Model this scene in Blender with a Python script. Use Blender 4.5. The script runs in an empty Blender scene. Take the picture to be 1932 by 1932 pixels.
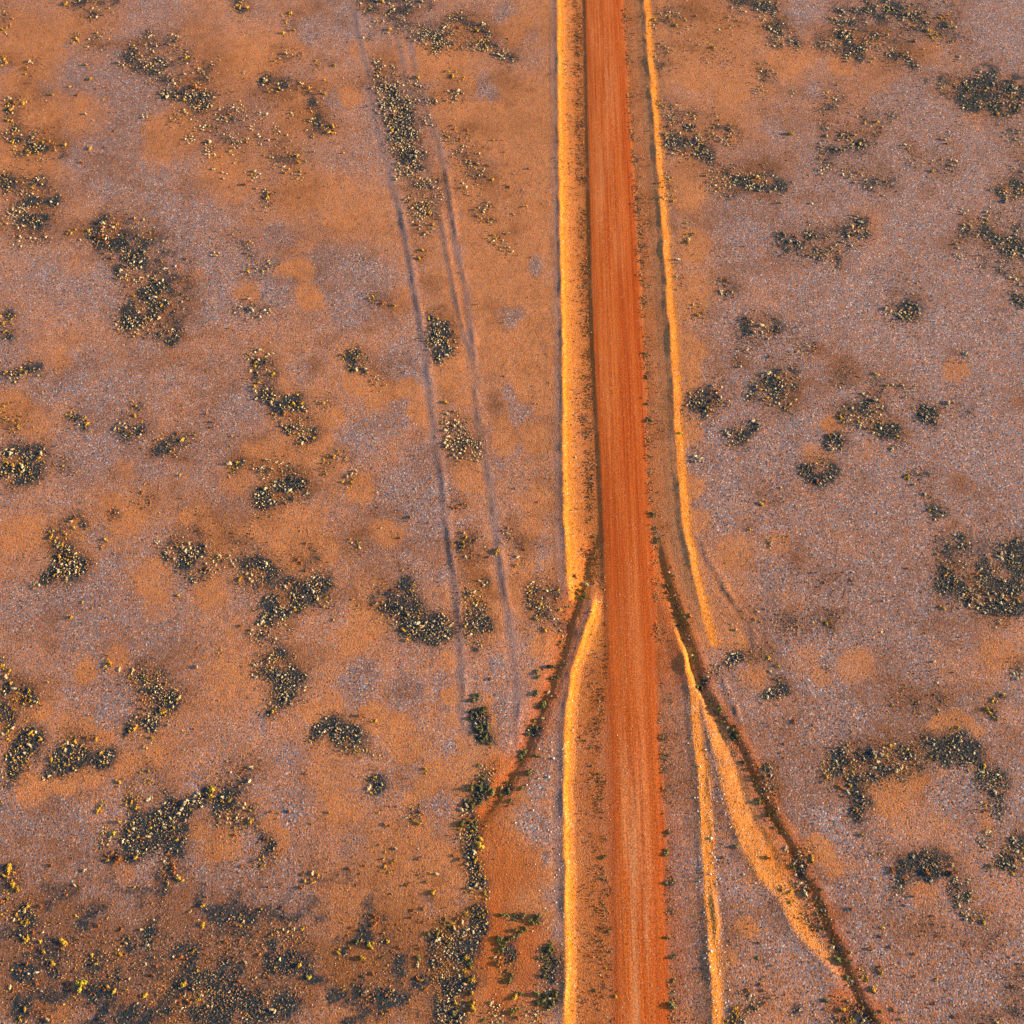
import bpy, math, random
import numpy as np

# ------------------------------------------------------------------ camera, sky, sun, exposure
S = bpy.context.scene
H = 110.0                                  # camera height in metres
TILT = math.radians(30.0)                  # angle from straight down
FOV = math.radians(50.0)
FPX = 966.0 / math.tan(FOV / 2)            # focal length in pixels of a 1932 pixel wide picture
cam_d = bpy.data.cameras.new('camera')
cam_d.angle = FOV
cam_d.clip_start = 1.0
cam_d.clip_end = 20000.0
cam = bpy.data.objects.new('camera', cam_d)
S.collection.objects.link(cam)
cam.location = (0, 0, H)
cam.rotation_euler = (TILT, 0, 0)
S.camera = cam

SUN_EL = math.radians(11.0)
SUN_AZ = math.radians(4.0)                 # counter-clockwise from +X
world = bpy.data.worlds.new('World')
S.world = world
world.use_nodes = True
wn = world.node_tree
bg = wn.nodes['Background']
sky = wn.nodes.new('ShaderNodeTexSky')
sky.sky_type = 'NISHITA'
sky.sun_disc = False
sky.sun_elevation = SUN_EL
sky.sun_rotation = math.radians(90.0) - SUN_AZ
sky.dust_density = 0.6
wn.links.new(sky.outputs[0], bg.inputs[0])
bg.inputs[1].default_value = 0.10
sun_d = bpy.data.lights.new('sun', 'SUN')
sun_d.energy = 5.0
sun_d.angle = math.radians(0.6)
sun_d.color = (1.0, 0.68, 0.37)
sun = bpy.data.objects.new('sun', sun_d)
S.collection.objects.link(sun)
sun.location = (60, 4, 60)
sun.rotation_euler = (0, math.radians(90) - SUN_EL, SUN_AZ)
S.view_settings.view_transform = 'Standard'
S.view_settings.look = 'None'
S.view_settings.exposure = 1.50
S.view_settings.gamma = 1.0

C = S.collection
rng = np.random.default_rng(7)
random.seed(7)

# ------------------------------------------------------------------ picture <-> ground
CT, ST = math.cos(TILT), math.sin(TILT)
def at(x, y):
    """ground point (z=0) seen at pixel (x, y) of a 1932 x 1932 picture; works on arrays"""
    a = (np.asarray(x, float) - 966.0) / FPX
    b = (966.0 - np.asarray(y, float)) / FPX
    dy = b * CT + ST
    dz = b * ST - CT
    t = -H / dz
    return a * t, dy * t
def px(X, Y):
    """the pixel of a ground point"""
    depth = Y * ST + H * CT
    up = Y * CT - H * ST
    return 966.0 + FPX * X / depth, 966.0 - FPX * up / depth
PSI = math.atan2(69.0 / FPX, 2.0)          # heading of the road
def sv(X, Y):
    return X * math.cos(PSI) - Y * math.sin(PSI), X * math.sin(PSI) + Y * math.cos(PSI)
def xy(s, v):
    return s * math.cos(PSI) + v * math.sin(PSI), -s * math.sin(PSI) + v * math.cos(PSI)

# ------------------------------------------------------------------ value noise
_tab = rng.random((256, 256))
def vn(x, y, sc, seed=0):
    x = x / sc + seed * 17.37; y = y / sc + seed * 9.71
    xi = np.floor(x).astype(np.int64); yi = np.floor(y).astype(np.int64)
    fx = x - xi; fy = y - yi
    fx = fx * fx * (3 - 2 * fx); fy = fy * fy * (3 - 2 * fy)
    a = _tab[xi & 255, yi & 255]; b = _tab[(xi + 1) & 255, yi & 255]
    c = _tab[xi & 255, (yi + 1) & 255]; d = _tab[(xi + 1) & 255, (yi + 1) & 255]
    return (a + (b - a) * fx) * (1 - fy) + (c + (d - c) * fx) * fy - 0.5
def fbm(x, y, sc, seed=0, oct=4):
    r = 0; a = 1.0
    for k in range(oct):
        r = r + a * vn(x, y, sc / 2 ** k, seed + k * 3); a *= 0.5
    return r
def sstep(a, b, x):
    t = np.clip((x - a) / (b - a), 0, 1)
    return t * t * (3 - 2 * t)

# ------------------------------------------------------------------ what grows and lies where
# Every list is in the grid of a nine-part map: column, row, then points in 1932nds of one part.
def T(c, r, x, y):
    return (x + 1932.0 * c) / 3.0, (y + 1932.0 * r) / 3.0
# scrub patches: ((disc x, y, radius)...), ground cover density, pale, golden, rusty, olive shrubs, optional name
PATCH = {}
PATCH[0, 0] = [
 (((430,0,60),(520,50,60),(620,10,50)), .6, 12, 10, 0, 0), (((0,60,50),(40,130,50),(10,180,40)), .2, 5, 8, 2, 0),
 (((1350,0,40),(1365,50,40),(1370,90,20)), .5, 8, 14, 0, 0), (((1640,110,35),(1650,160,25),(1600,195,10)), .3, 0, 10, 2, 0),
 (((420,200,25),(425,235,20)), .2, 0, 7, 0, 0), (((490,265,30),(560,230,60)), .3, 8, 5, 0, 0), (((15,345,30),), .4, 2, 8, 0, 0),
 (((150,405,40),(210,350,40)), .25, 2, 4, 2, 0),
 (((850,200,30),(820,240,40),(770,290,50),(700,335,40),(760,370,60),(850,320,70),(890,390,60),(860,440,50),(960,340,50),(1050,330,40),(980,250,60)), .42, 85, 15, 2, 0, 'in the broad pale scrub patch at upper left'),
 (((1110,400,40),(1190,400,50),(1160,370,20)), .35, 10, 0, 5, 0),
 (((960,470,50),(930,530,40),(1010,520,50),(1130,520,60),(1110,500,30),(1180,580,50),(1140,600,40),(1100,560,60)), .5, 70, 3, 4, 0, 'in the scrub patch around the big rust bush at upper left'),
 (((980,650,40),(1080,640,40),(820,660,20),(1250,640,40),(1340,650,50),(1400,645,20),(1290,670,30)), .3, 44, 8, 0, 0),
 (((1080,790,30),(1130,720,40),(1190,715,15),(1250,750,50),(1320,790,50),(1340,820,30),(1180,805,30),(1200,870,40)), .32, 64, 4, 0, 0),
 (((1440,715,30),(1460,800,40),(1570,740,25),(1350,905,25),(1490,660,30),(1550,880,30)), .25, 28, 2, 0, 0),
 (((1600,820,60),), .28, 9, 0, 2, 0), (((1680,900,30),(1730,900,20),(1600,930,60)), .4, 5, 12, 0, 0), (((1450,1000,32),), .15, 10, 3, 0, 0),
 (((1510,460,50),(1550,520,50),(1490,470,15),(1620,490,50),(1720,500,40),(1790,540,50),(1780,600,40),(1770,660,40),(1800,700,40),(1870,730,40),(1750,760,30)), .5, 44, 14, 2, 0, 'in the hook-shaped scrub strip at upper left'),
 (((1570,320,40),(1640,320,40),(1700,320,30)), .3, 14, 4, 0, 0), (((1800,365,25),(1880,365,20)), .3, 0, 6, 3, 0), (((1640,655,22),), .1, 6, 0, 0, 0),
 (((1380,425,20),), .1, 5, 0, 0, 0), (((1690,990,40),), .2, 7, 4, 0, 0), (((1510,1100,30),(1500,1140,35),(1510,1170,15)), .4, 9, 4, 1, 0),
 (((30,600,60),(60,650,50),(150,570,60)), .45, 12, 12, 2, 0),
 (((70,780,60),(130,840,70),(90,740,20),(190,820,60),(280,820,50),(340,860,40),(220,860,40),(350,880,20)), .5, 45, 30, 0, 0, 'in the long scrub strip on the left edge above mid-height'),
 (((270,740,30),(210,760,20)), .25, 2, 2, 4, 0), (((40,1020,50),(30,1070,40),(120,1060,50),(190,1040,50),(240,1030,40),(290,1065,10)), .6, 25, 16, 3, 0),
 (((40,1230,60),(110,1220,70),(180,1200,70),(230,1250,60),(200,1150,60),(300,1130,50)), .7, 65, 6, 0, 0, 'in the dense dark patch on the left edge above mid-height'),
 (((90,1370,40),(180,1360,40),(260,1370,40),(180,1435,20)), .25, 24, 0, 4, 0), (((460,1320,40),(400,1335,40)), .3, 3, 5, 0, 0),
 (((620,1250,50),(560,1330,60),(640,1340,60),(600,1390,60),(680,1440,60),(720,1490,70),(690,1550,50),(770,1460,60)), .85, 70, 22, 12, 0, 'in the upper half of the big dark patch on the left plain'),
 (((800,1290,90),(860,1390,80)), .35, 12, 12, 8, 0),
 (((780,1630,60),(860,1620,70),(900,1680,70),(840,1740,70),(730,1770,60),(700,1830,50),(780,1840,70),(870,1850,70),(940,1840,60),(960,1900,50),(720,1830,40)), .88, 130, 15, 4, 0, 'in the lower half of the big dark patch on the left plain'),
 (((980,1480,90),(1030,1600,80),(1060,1750,60)), .35, 8, 4, 10, 0),
 (((1330,1350,40),(1400,1400,40),(1420,1450,40),(1430,1530,40),(1490,1530,40),(1550,1480,40)), .25, 16, 12, 8, 0), (((1215,1435,25),), .1, 6, 0, 0, 0),
 (((1340,1740,40),(1400,1730,40),(1430,1770,30),(1500,1770,40)), .35, 30, 0, 2, 0), (((20,1830,50),(60,1800,40),(20,1900,40),(40,1920,20)), .6, 5, 14, 2, 0),
 (((1060,500,200),(1300,760,260)), .04, 40, 10, 10, 0), (((300,500,300),(600,700,300),(1500,900,300)), 0, 6, 14, 14, 0)]
PATCH[1, 0] = [
 (((150,20,60),(250,30,60),(350,40,60),(480,10,60),(130,50,30)), .5, 55, 10, 0, 0), (((220,110,40),(270,150,50),(350,160,60),(150,210,30)), .4, 27, 6, 0, 0),
 (((430,190,50),(490,210,50),(560,230,60),(520,260,50),(590,250,40),(600,170,40)), .5, 120, 3, 0, 0, 'in the dense cream patch between the tracks at the top'),
 (((640,120,50),(700,110,50),(760,140,50),(800,200,40),(820,230,40)), .4, 20, 16, 3, 0),
 (((660,260,30),(740,255,40),(800,260,40),(860,280,40),(920,310,40),(970,335,30)), .5, 42, 8, 4, 0), (((190,350,30),(210,380,40),(290,390,30)), .3, 24, 2, 0, 0),
 (((620,410,30),(680,435,25)), .25, 4, 12, 0, 0),
 (((220,480,60),(280,510,80),(300,570,90),(250,600,60),(350,540,50),(410,470,40),(430,500,25)), .42, 165, 4, 0, 0, 'in the pale strip beside the wheel tracks in the upper part'),
 (((450,580,50),(520,570,30),(600,555,40),(660,545,40)), .5, 42, 2, 0, 0),
 (((290,650,60),(330,700,70),(310,750,60),(380,660,50),(350,780,60),(420,770,40),(480,690,40)), .5, 150, 3, 0, 0, 'in the dense grey strip beside the wheel tracks in the upper part'),
 (((560,750,40),(620,760,50),(690,760,40)), .3, 8, 8, 14, 0),
 (((320,850,50),(370,860,60),(440,860,50),(350,930,60),(400,960,60),(440,1010,60),(500,1030,40),(560,1020,20),(320,1000,20)), .5, 135, 3, 2, 0, 'in the lower end of the pale strip beside the wheel tracks'),
 (((640,880,30),(700,870,50),(690,930,40),(750,900,50),(760,950,50),(720,1040,60),(830,940,15),(780,1010,40)), .25, 45, 8, 10, 0),
 (((400,1080,40),(400,1140,40),(470,1140,60),(430,1200,60),(500,1180,50),(440,1260,50),(500,1240,60),(480,1310,40),(540,1100,40)), .33, 100, 14, 8, 0, 'in the scrub patch between the wheel tracks above mid-height'),
 (((810,1170,40),(850,1160,20),(800,1240,30),(850,1250,25),(740,1210,30)), .4, 12, 12, 2, 0), (((880,1370,40),(930,1330,20),(930,1420,40),(850,1360,20),(960,1430,25),(970,1220,12)), .3, 16, 8, 6, 0),
 (((110,1460,25),), .2, 5, 0, 0, 0), (((450,1440,40),(480,1620,12)), .1, 0, 7, 2, 0), (((180,1690,30),(230,1715,30),(280,1750,30)), .25, 0, 10, 8, 0), (((20,857,15),), 0, 0, 3, 0, 0),
 (((510,1800,30),(560,1830,50),(540,1880,60),(580,1900,50)), .8, 45, 4, 0, 0),
 (((1330,20,20),(1340,200,20),(1350,330,20),(1350,470,20),(1350,600,25),(1362,700,28),(1358,880,30),(1360,1000,28),(1360,1180,28),(1365,1330,25),(1385,1400,22),(1390,1600,22),(1393,1750,22),(1395,1900,25)), .3, 0, 34, 60, 10, None, .62),
 (((1600,50,10),(1608,150,10),(1610,250,12),(1615,330,12),(1620,400,12),(1630,500,14),(1640,600,15),(1645,690,18),(1650,780,18),(1655,900,20),(1665,1000,30),(1675,1150,35),(1690,1300,30),(1697,1400,25),(1702,1500,25),(1710,1600,20),(1718,1700,20),(1725,1900,20)), .5, 10, 4, 50, 70, None, .6),
 (((1800,120,50),(1850,80,50),(1880,110,50),(1820,300,60),(1810,370,30)), .3, 35, 14, 3, 0), (((1800,570,25),(1820,600,18)), .1, 0, 9, 0, 0),
 (((1870,640,60),(1900,750,60),(1900,830,60),(1850,790,50)), .4, 60, 10, 4, 0), (((1850,1030,40),(1860,1090,50)), .2, 12, 10, 0, 0), (((1890,1600,40),(1890,1480,40)), .1, 3, 4, 6, 0),
 (((1000,1000,250),(1000,300,200),(900,1600,250)), 0, 2, 6, 16, 0)]
PATCH[2, 0] = [
 (((300,10,50),(340,30,40),(440,20,60),(480,60,60),(540,40,30)), .5, 50, 10, 0, 0), (((540,150,40),(520,210,60),(580,230,60),(640,260,30),(460,150,30)), .45, 50, 8, 0, 0),
 (((770,240,50),(830,260,40),(850,290,20)), .5, 22, 2, 0, 0), (((880,90,50),(920,130,50),(900,190,50),(950,200,50),(960,250,50),(1010,270,40),(1000,340,30),(920,320,40)), .6, 90, 6, 2, 0, 'in the upright arm of the big scrub ring at upper right'),
 (((1010,40,60),(1100,20,60),(1150,60,60),(1210,80,60),(1280,110,50),(1350,120,50),(1300,60,60),(1400,140,50),(1480,130,40)), .65, 100, 20, 4, 0, 'in the top arm of the big scrub ring at upper right'),
 (((1400,180,18),(1420,200,25),(1450,210,15)), .4, 4, 16, 0, 0), (((1080,230,50),(1140,280,50),(1200,310,40),(1250,340,40),(1310,370,40),(1350,410,20),(1370,465,15)), .55, 60, 8, 0, 0, 'in the slanting lower arm of the big scrub ring at upper right'),
 (((1540,200,70),(1560,280,60),(1480,60,60)), .3, 12, 6, 4, 0), (((1100,180,90),(1250,220,90)), .2, 8, 0, 0, 0), (((60,200,80),(150,300,60),(250,330,60),(30,60,60),(250,150,80)), .12, 28, 10, 8, 0),
 (((410,390,40),(460,430,40),(520,410,30),(440,505,40)), .4, 32, 6, 0, 0), (((620,530,25),), .1, 5, 0, 0, 0),
 (((1490,480,50),(1560,510,60),(1640,500,60),(1720,430,70),(1640,580,70),(1740,560,80),(1830,570,70),(1900,550,60),(1880,490,60),(1750,620,50),(1850,620,50)), .85, 100, 25, 6, 0, 'in the dense dark patch at the right edge in the upper part'),
 (((1900,760,60),(1850,770,40),(1900,950,50)), .3, 24, 4, 0, 0), (((800,640,40),(790,700,40),(860,540,60),(840,600,50)), .3, 22, 8, 3, 0), (((1030,650,60),(1100,720,50),(1180,660,40),(1090,780,30)), .3, 17, 8, 2, 0),
 (((830,830,60),(900,800,60),(970,790,60),(1000,830,50),(760,880,30)), .55, 45, 10, 0, 0), (((800,930,40),(790,970,40),(840,960,20)), .3, 24, 1, 0, 0),
 (((930,980,40),(990,1010,40),(1060,1030,50),(1130,1060,50),(1180,1030,40)), .35, 34, 10, 10, 0), (((1260,840,30),(1290,890,40),(1300,920,30)), .2, 16, 0, 0, 0), (((1440,960,60),(1520,950,50)), .25, 12, 5, 3, 0),
 (((1500,780,40),), .15, 8, 0, 2, 0),
 (((40,700,60),(80,760,70),(180,690,40),(220,760,60),(60,830,70),(130,890,50),(110,870,40),(270,700,15),(280,780,50)), .5, 100, 10, 16, 0, 'in the scrub patch just right of the road in the upper part'),
 (((180,1000,50),(260,1000,60),(340,1010,60),(410,1030,60),(480,1030,60),(550,1060,40),(250,1080,50),(180,1060,40)), .72, 120, 10, 6, 0, 'in the long dark patch just right of the road in the upper part'),
 (((1780,1060,40),(1840,1080,60),(1900,1080,50),(1880,1040,40)), .55, 44, 8, 0, 0),
 (((540,1330,40),(560,1400,50),(620,1390,50),(700,1400,60),(780,1430,60),(840,1440,50),(870,1500,40),(850,1370,60),(940,1340,60),(1010,1330,50),(1000,1270,60),(700,1330,60)), .7, 130, 8, 3, 0, 'in the bow-shaped dark patch on the right plain'),
 (((1590,1200,30),(1740,1200,30),(1810,1230,30)), .15, 22, 0, 0, 0),
 (((1600,1300,50),(1690,1290,60),(1740,1330,50),(1800,1390,60),(1860,1400,60),(1900,1440,60),(1840,1470,50),(1890,1280,50)), .55, 125, 4, 0, 0, 'in the scattered scrub at the right edge in the upper part'),
 (((1550,1380,30),(1560,1450,30)), .15, 13, 0, 0, 0), (((1680,1490,50),), .4, 9, 0, 0, 0), (((1830,1530,60),(1900,1600,50)), .5, 34, 0, 0, 0), (((1880,1690,50),(1920,1720,30)), .6, 16, 2, 0, 0),
 (((220,1620,50),(250,1650,40),(290,1640,40)), .3, 13, 0, 8, 0), (((40,1275,30),), 0, 5, 2, 0, 0), (((40,1350,40),(140,1555,12)), 0, 2, 6, 4, 0), (((70,1760,40),(130,1800,40)), .4, 2, 4, 4, 0),
 (((360,1860,60),(430,1880,70),(500,1880,50),(450,1840,30)), .8, 24, 8, 12, 0), (((1190,1760,50),(1260,1770,60),(1310,1760,40),(1290,1790,20)), .55, 34, 5, 1, 0),
 (((700,900,300),(1200,500,300)), 0, 10, 8, 12, 0), (((600,1850,90),(1250,1650,100)), .2, 6, 2, 4, 0)]
PATCH[0, 1] = [
 (((40,190,30),(90,200,40),(150,170,40),(210,160,40),(310,155,12)), .6, 18, 11, 0, 0), (((40,420,70),(70,480,60)), .2, 0, 22, 6, 0), (((440,450,60),(400,440,40),(480,470,40)), .4, 2, 16, 2, 0),
 (((760,380,50),(700,500,60),(760,500,60),(720,550,30),(800,490,40)), .55, 16, 14, 8, 0), (((880,570,20),(900,600,50),(880,630,30),(940,590,40),(1020,570,50),(1000,620,40),(1080,550,30)), .45, 12, 16, 5, 0),
 (((40,640,50),(80,690,80),(100,740,80),(160,720,60),(30,740,50),(210,640,60)), .88, 66, 25, 4, 0, 'in the dense dark patch on the left edge just above mid-height'), (((380,740,50),(330,680,50)), .25, 0, 7, 5, 0),
 (((1440,100,50),(1500,100,60),(1530,180,40),(1430,190,40),(1430,220,30),(1480,260,50),(1520,310,40),(1460,310,30)), .55, 42, 20, 6, 0, 'in the upper end of the slanting strip left of the wheel tracks'),
 (((1580,370,60),(1590,410,50),(1660,340,50),(1690,400,50),(1640,470,50),(1690,520,60),(1750,530,40),(1710,550,30)), .8, 70, 24, 10, 0, 'in the lower end of the slanting strip left of the wheel tracks'),
 (((1830,340,40),(1860,370,20)), .3, 2, 6, 4, 0), (((1170,450,60),), .15, 1, 0, 9, 0), (((1320,700,30),(1360,690,30),(1320,740,20)), .5, 4, 8, 0, 0),
 (((1450,720,30),(1500,740,40),(1540,690,40),(1600,720,40)), .5, 30, 0, 2, 0),
 (((1620,790,60),(1680,800,50),(1560,850,60),(1480,900,50),(1640,860,60),(1710,840,40),(1500,880,60),(1700,870,30)), .9, 66, 3, 8, 0, 'in the dark triangular patch left of the wheel tracks'),
 (((1830,710,30),(1870,680,40),(1920,640,30),(1840,750,20)), .3, 2, 22, 0, 0), (((820,890,50),(800,930,40)), .2, 0, 3, 12, 0), (((640,980,40),), .4, 1, 1, 2, 0),
 (((340,1060,40),(290,1100,50),(340,1120,50),(430,1010,50),(470,1040,30),(380,1200,50),(310,1210,40)), .5, 16, 30, 8, 0, 'in the upper part of the upright patch at far left'),
 (((380,1240,60),(330,1280,60),(430,1280,60),(300,1310,40),(250,1360,40),(200,1380,30),(380,1320,40),(460,1290,30),(480,1270,30)), .9, 62, 14, 6, 0, 'in the dark wedge of the upright patch at far left'),
 (((605,1115,16),(580,1165,12)), 0, 0, 8, 0, 0), (((890,1140,20),), .1, 5, 0, 0, 0),
 (((970,1170,40),(960,1220,40),(1030,1190,50),(1060,1230,50),(1130,1180,40),(1000,1260,50)), .85, 44, 10, 5, 0, 'in the first of the row of dark patches on the left plain'),
 (((1080,1340,30),(1150,1320,40),(1200,1280,40),(1220,1240,30)), .8, 22, 4, 1, 0), (((1250,1220,20),(1300,1240,30),(1350,1260,30)), .1, 11, 1, 0, 0),
 (((1450,1290,70),(1490,1300,60),(1400,1340,60),(1460,1360,50),(1520,1280,40)), .93, 28, 6, 2, 0, 'in the second of the row of dark patches on the left plain'),
 (((1780,1340,60),(1840,1360,40),(1700,1420,60),(1620,1400,60),(1760,1430,60),(1600,1460,60),(1540,1500,60),(1580,1560,60),(1600,1620,40),(1500,1590,50),(1680,1500,50),(1820,1400,30)), .93, 100, 14, 8, 0, 'in the big slanting dark patch on the left plain below mid-height'),
 (((1860,1480,40),(1880,1580,15)), .4, 6, 4, 0, 0), (((1410,1660,30),(1480,1670,40),(1540,1700,30)), .55, 16, 1, 0, 0),
 (((1560,1780,60),(1580,1830,60),(1550,1880,60),(1620,1890,60),(1690,1890,40),(1460,1860,50),(1500,1800,40)), .75, 44, 8, 2, 0), (((1250,1760,15),(1245,1795,12)), 0, 0, 4, 1, 0),
 (((610,1820,18),(600,1850,18)), .3, 0, 10, 0, 0), (((770,1860,40),(790,1890,50),(820,1900,60),(750,1900,40),(900,1900,30)), .8, 16, 10, 6, 0),
 (((0,1800,30),(20,1870,40)), .5, 2, 12, 2, 0), (((1000,600,400),(500,1600,400),(1100,1600,300)), 0, 10, 16, 26, 0),
 (((1100,1080,70),(1350,1150,90),(1750,1220,90)), .3, 6, 4, 14, 0)]
PATCH[1, 1] = [
 (((530,20,50),(580,60,50),(560,110,30),(620,20,40)), .75, 38, 4, 0, 0), (((20,80,30),(80,80,40),(60,140,40),(120,110,40),(130,170,30)), .7, 16, 16, 0, 0), (((190,220,30),(220,250,40)), .15, 12, 0, 5, 0),
 (((620,440,50),(600,490,40),(660,520,60),(630,570,50),(700,560,50),(720,600,50),(680,480,40),(760,600,40),(660,650,50),(760,650,40)), .28, 125, 8, 8, 0, 'in the cream patch between the wheel tracks just above mid-height'),
 (((20,640,22),(20,680,18)), .3, 0, 9, 0, 0), (((60,750,40),(20,810,25),(70,820,25)), .2, 9, 4, 2, 0), (((650,915,40),(705,935,15)), .3, 0, 4, 6, 0), (((190,940,30),), .2, 1, 0, 5, 0),
 (((70,1150,40),(40,1140,20)), .4, 9, 3, 1, 0), (((660,1160,40),(690,1200,50),(720,1130,50)), .35, 3, 9, 8, 0), (((880,1190,12),), 0, 0, 5, 0, 0), (((800,1200,40),), .3, 1, 0, 3, 0),
 (((950,1080,40),(930,1110,20)), .2, 5, 0, 9, 0), (((1000,1150,50),(1000,1260,40)), .3, 1, 1, 8, 0),
 (((230,1430,50),(220,1490,50),(260,1540,40),(320,1500,60),(390,1460,50),(400,1520,50),(330,1560,60),(400,1610,60),(390,1650,50),(370,1380,50)), .85, 44, 24, 12, 0, 'in the upper part of the dark patch beside the outer wheel track'),
 (((440,1640,50),(500,1640,60),(560,1600,60),(520,1680,40),(610,1610,30),(600,1660,30)), .97, 52, 2, 2, 0, 'in the blue-black patch beside the outer wheel track'), (((70,1455,15),(100,1500,30)), .1, 0, 3, 3, 0),
 (((710,1450,50),(760,1440,50),(740,1490,50),(790,1500,30),(750,1560,60),(790,1600,50),(740,1630,50),(820,1620,30),(760,1690,50),(770,1740,30),(800,1370,30)), .6, 70, 30, 10, 0, 'in the upright strip between the wheel tracks below mid-height'),
 (((1080,1480,40),(1100,1410,50),(1140,1500,50),(1200,1530,50),(1180,1440,60),(1250,1530,20),(1290,1500,12),(1105,1570,18),(1240,1590,40),(1250,1650,25),(1150,1640,20)), .5, 42, 20, 14, 0, 'in the patch left of where the left drain meets the bank'),
 (((1110,1890,20),(1240,1720,18),(1330,1560,12)), .5, 3, 2, 2, 4), (((1340,1320,18),(1330,1400,25),(1300,1420,20)), .2, 0, 8, 8, 0),
 (((1380,430,35),(1388,520,30),(1390,600,30),(1395,700,32),(1400,780,30),(1410,850,28),(1410,930,28),(1412,1000,28),(1420,1100,28),(1375,1190,25),(1405,1190,15)), .35, 3, 6, 90, 12, None, .7),
 (((1400,50,20),(1400,150,16),(1400,250,20),(1395,340,25)), .3, 0, 6, 24, 3, None, .7),
 (((1730,60,12),(1732,190,15),(1735,350,15),(1740,440,16),(1740,560,12),(1735,660,12),(1750,800,10),(1770,980,15),(1785,1060,16),(1800,1120,16),(1850,1400,16),(1880,1450,18),(1905,1500,12),(1915,1610,16)), .6, 6, 4, 10, 50, None, .8),
 (((1915,520,8),), 0, 0, 2, 0, 0), (((1100,700,250),(300,1100,300),(1100,200,200)), 0, 8, 6, 22, 0)]
PATCH[2, 1] = [
 (((650,60,40),(710,40,40),(740,50,20)), .6, 18, 4, 0, 0), (((500,100,20),), .1, 0, 0, 3, 0), (((340,50,50),(330,120,50)), .2, 10, 0, 3, 0),
 (((480,220,50),(540,200,50),(600,200,60),(610,250,40),(560,270,60),(490,320,50),(560,330,50),(400,270,50),(380,330,30),(570,380,30),(620,340,30)), .62, 85, 8, 6, 0, 'in the dark patch right of the road just above mid-height'),
 (((80,330,60),(160,300,60),(60,390,50),(200,290,50),(130,380,50),(240,330,40),(100,440,40)), .42, 44, 6, 16, 0), (((260,540,40),(300,540,50),(350,530,40),(290,570,30),(400,490,40)), .7, 32, 4, 0, 0),
 (((70,650,40),(110,670,30)), .4, 10, 0, 2, 0), (((900,210,60),(980,200,60)), .28, 9, 0, 2, 0), (((1100,240,60),(1210,240,30),(1250,255,20)), .3, 11, 6, 0, 0),
 (((900,400,40),(930,420,50),(1000,440,50),(1060,460,50),(1110,490,50),(1160,480,50),(1190,530,50),(1210,500,40),(1200,580,40),(1120,540,30),(1080,390,60),(1060,340,60)), .72, 95, 16, 2, 0, 'in the slanting dark strip on the right plain just above mid-height'),
 (((1350,410,50),(1390,420,50),(1440,430,40),(1430,450,20)), .75, 34, 2, 5, 0), (((1640,370,20),(1610,410,20),(1550,350,60),(1300,300,60)), .25, 6, 8, 0, 0), (((1580,90,40),(1500,95,20)), .1, 11, 0, 0, 0),
 (((820,590,30),(860,570,50),(890,590,30)), .8, 26, 0, 4, 0), (((680,730,40),(740,730,60),(800,730,60),(770,780,50),(840,750,40)), .8, 34, 1, 10, 0, 'in the round dark patch on the right plain'),
 (((1270,770,15),), .4, 0, 6, 0, 0), (((1330,750,60),(1390,740,30),(1390,860,30),(1400,930,30)), .33, 6, 1, 1, 0), (((1420,960,30),(1430,990,30),(1480,980,20)), .6, 15, 3, 0, 0),
 (((500,1140,30),(570,1115,15)), .15, 6, 2, 1, 0), (((370,1055,20),), .1, 0, 3, 1, 0), (((1540,1120,50),(1590,1110,30),(1600,1150,30)), .5, 22, 1, 0, 0),
 (((1480,1270,50),(1550,1300,60),(1500,1380,60),(1600,1300,60),(1600,1400,80),(1700,1340,60),(1760,1320,50),(1650,1450,70),(1600,1480,50)), .82, 95, 8, 8, 0, 'in the left part of the great blue-black patch at the right edge'),
 (((1850,1260,70),(1900,1230,60),(1880,1320,70),(1850,1400,80),(1750,1450,80),(1770,1530,60),(1780,1590,30),(1880,1500,60),(1850,1180,80)), .93, 95, 5, 3, 0, 'in the right part of the great blue-black patch at the right edge'),
 (((1450,1160,60),(1480,1200,60),(1700,1200,90),(1420,1400,60)), .35, 14, 2, 0, 0),
 (((1450,1505,8),(1480,1515,8)), .1, 0, 2, 1, 0), (((570,1580,50),(650,1600,60),(850,1560,60),(850,1640,40),(750,1580,40),(450,1560,60)), .3, 9, 10, 10, 0),
 (((270,1790,30),(310,1780,40),(260,1820,30),(190,1860,30),(150,1890,30),(120,1920,20)), .55, 32, 1, 0, 0), (((450,1730,25),(480,1790,20),(370,1820,15),(540,1830,15),(430,1760,50)), .4, 2, 13, 1, 0),
 (((490,1880,20),(550,1900,20)), .1, 8, 0, 1, 0), (((815,1855,20),), .1, 4, 1, 0, 0), (((1870,1840,30),(1890,1870,30),(1900,1900,20)), .3, 10, 0, 1, 0), (((950,1370,25),), .1, 0, 0, 4, 0),
 (((500,1400,300),(1000,1200,300),(1300,1800,300)), 0, 6, 6, 20, 0), (((560,850,60),(450,900,50)), .25, 3, 1, 3, 0), (((650,1260,60),(850,1350,60)), .2, 1, 1, 4, 0)]
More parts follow.
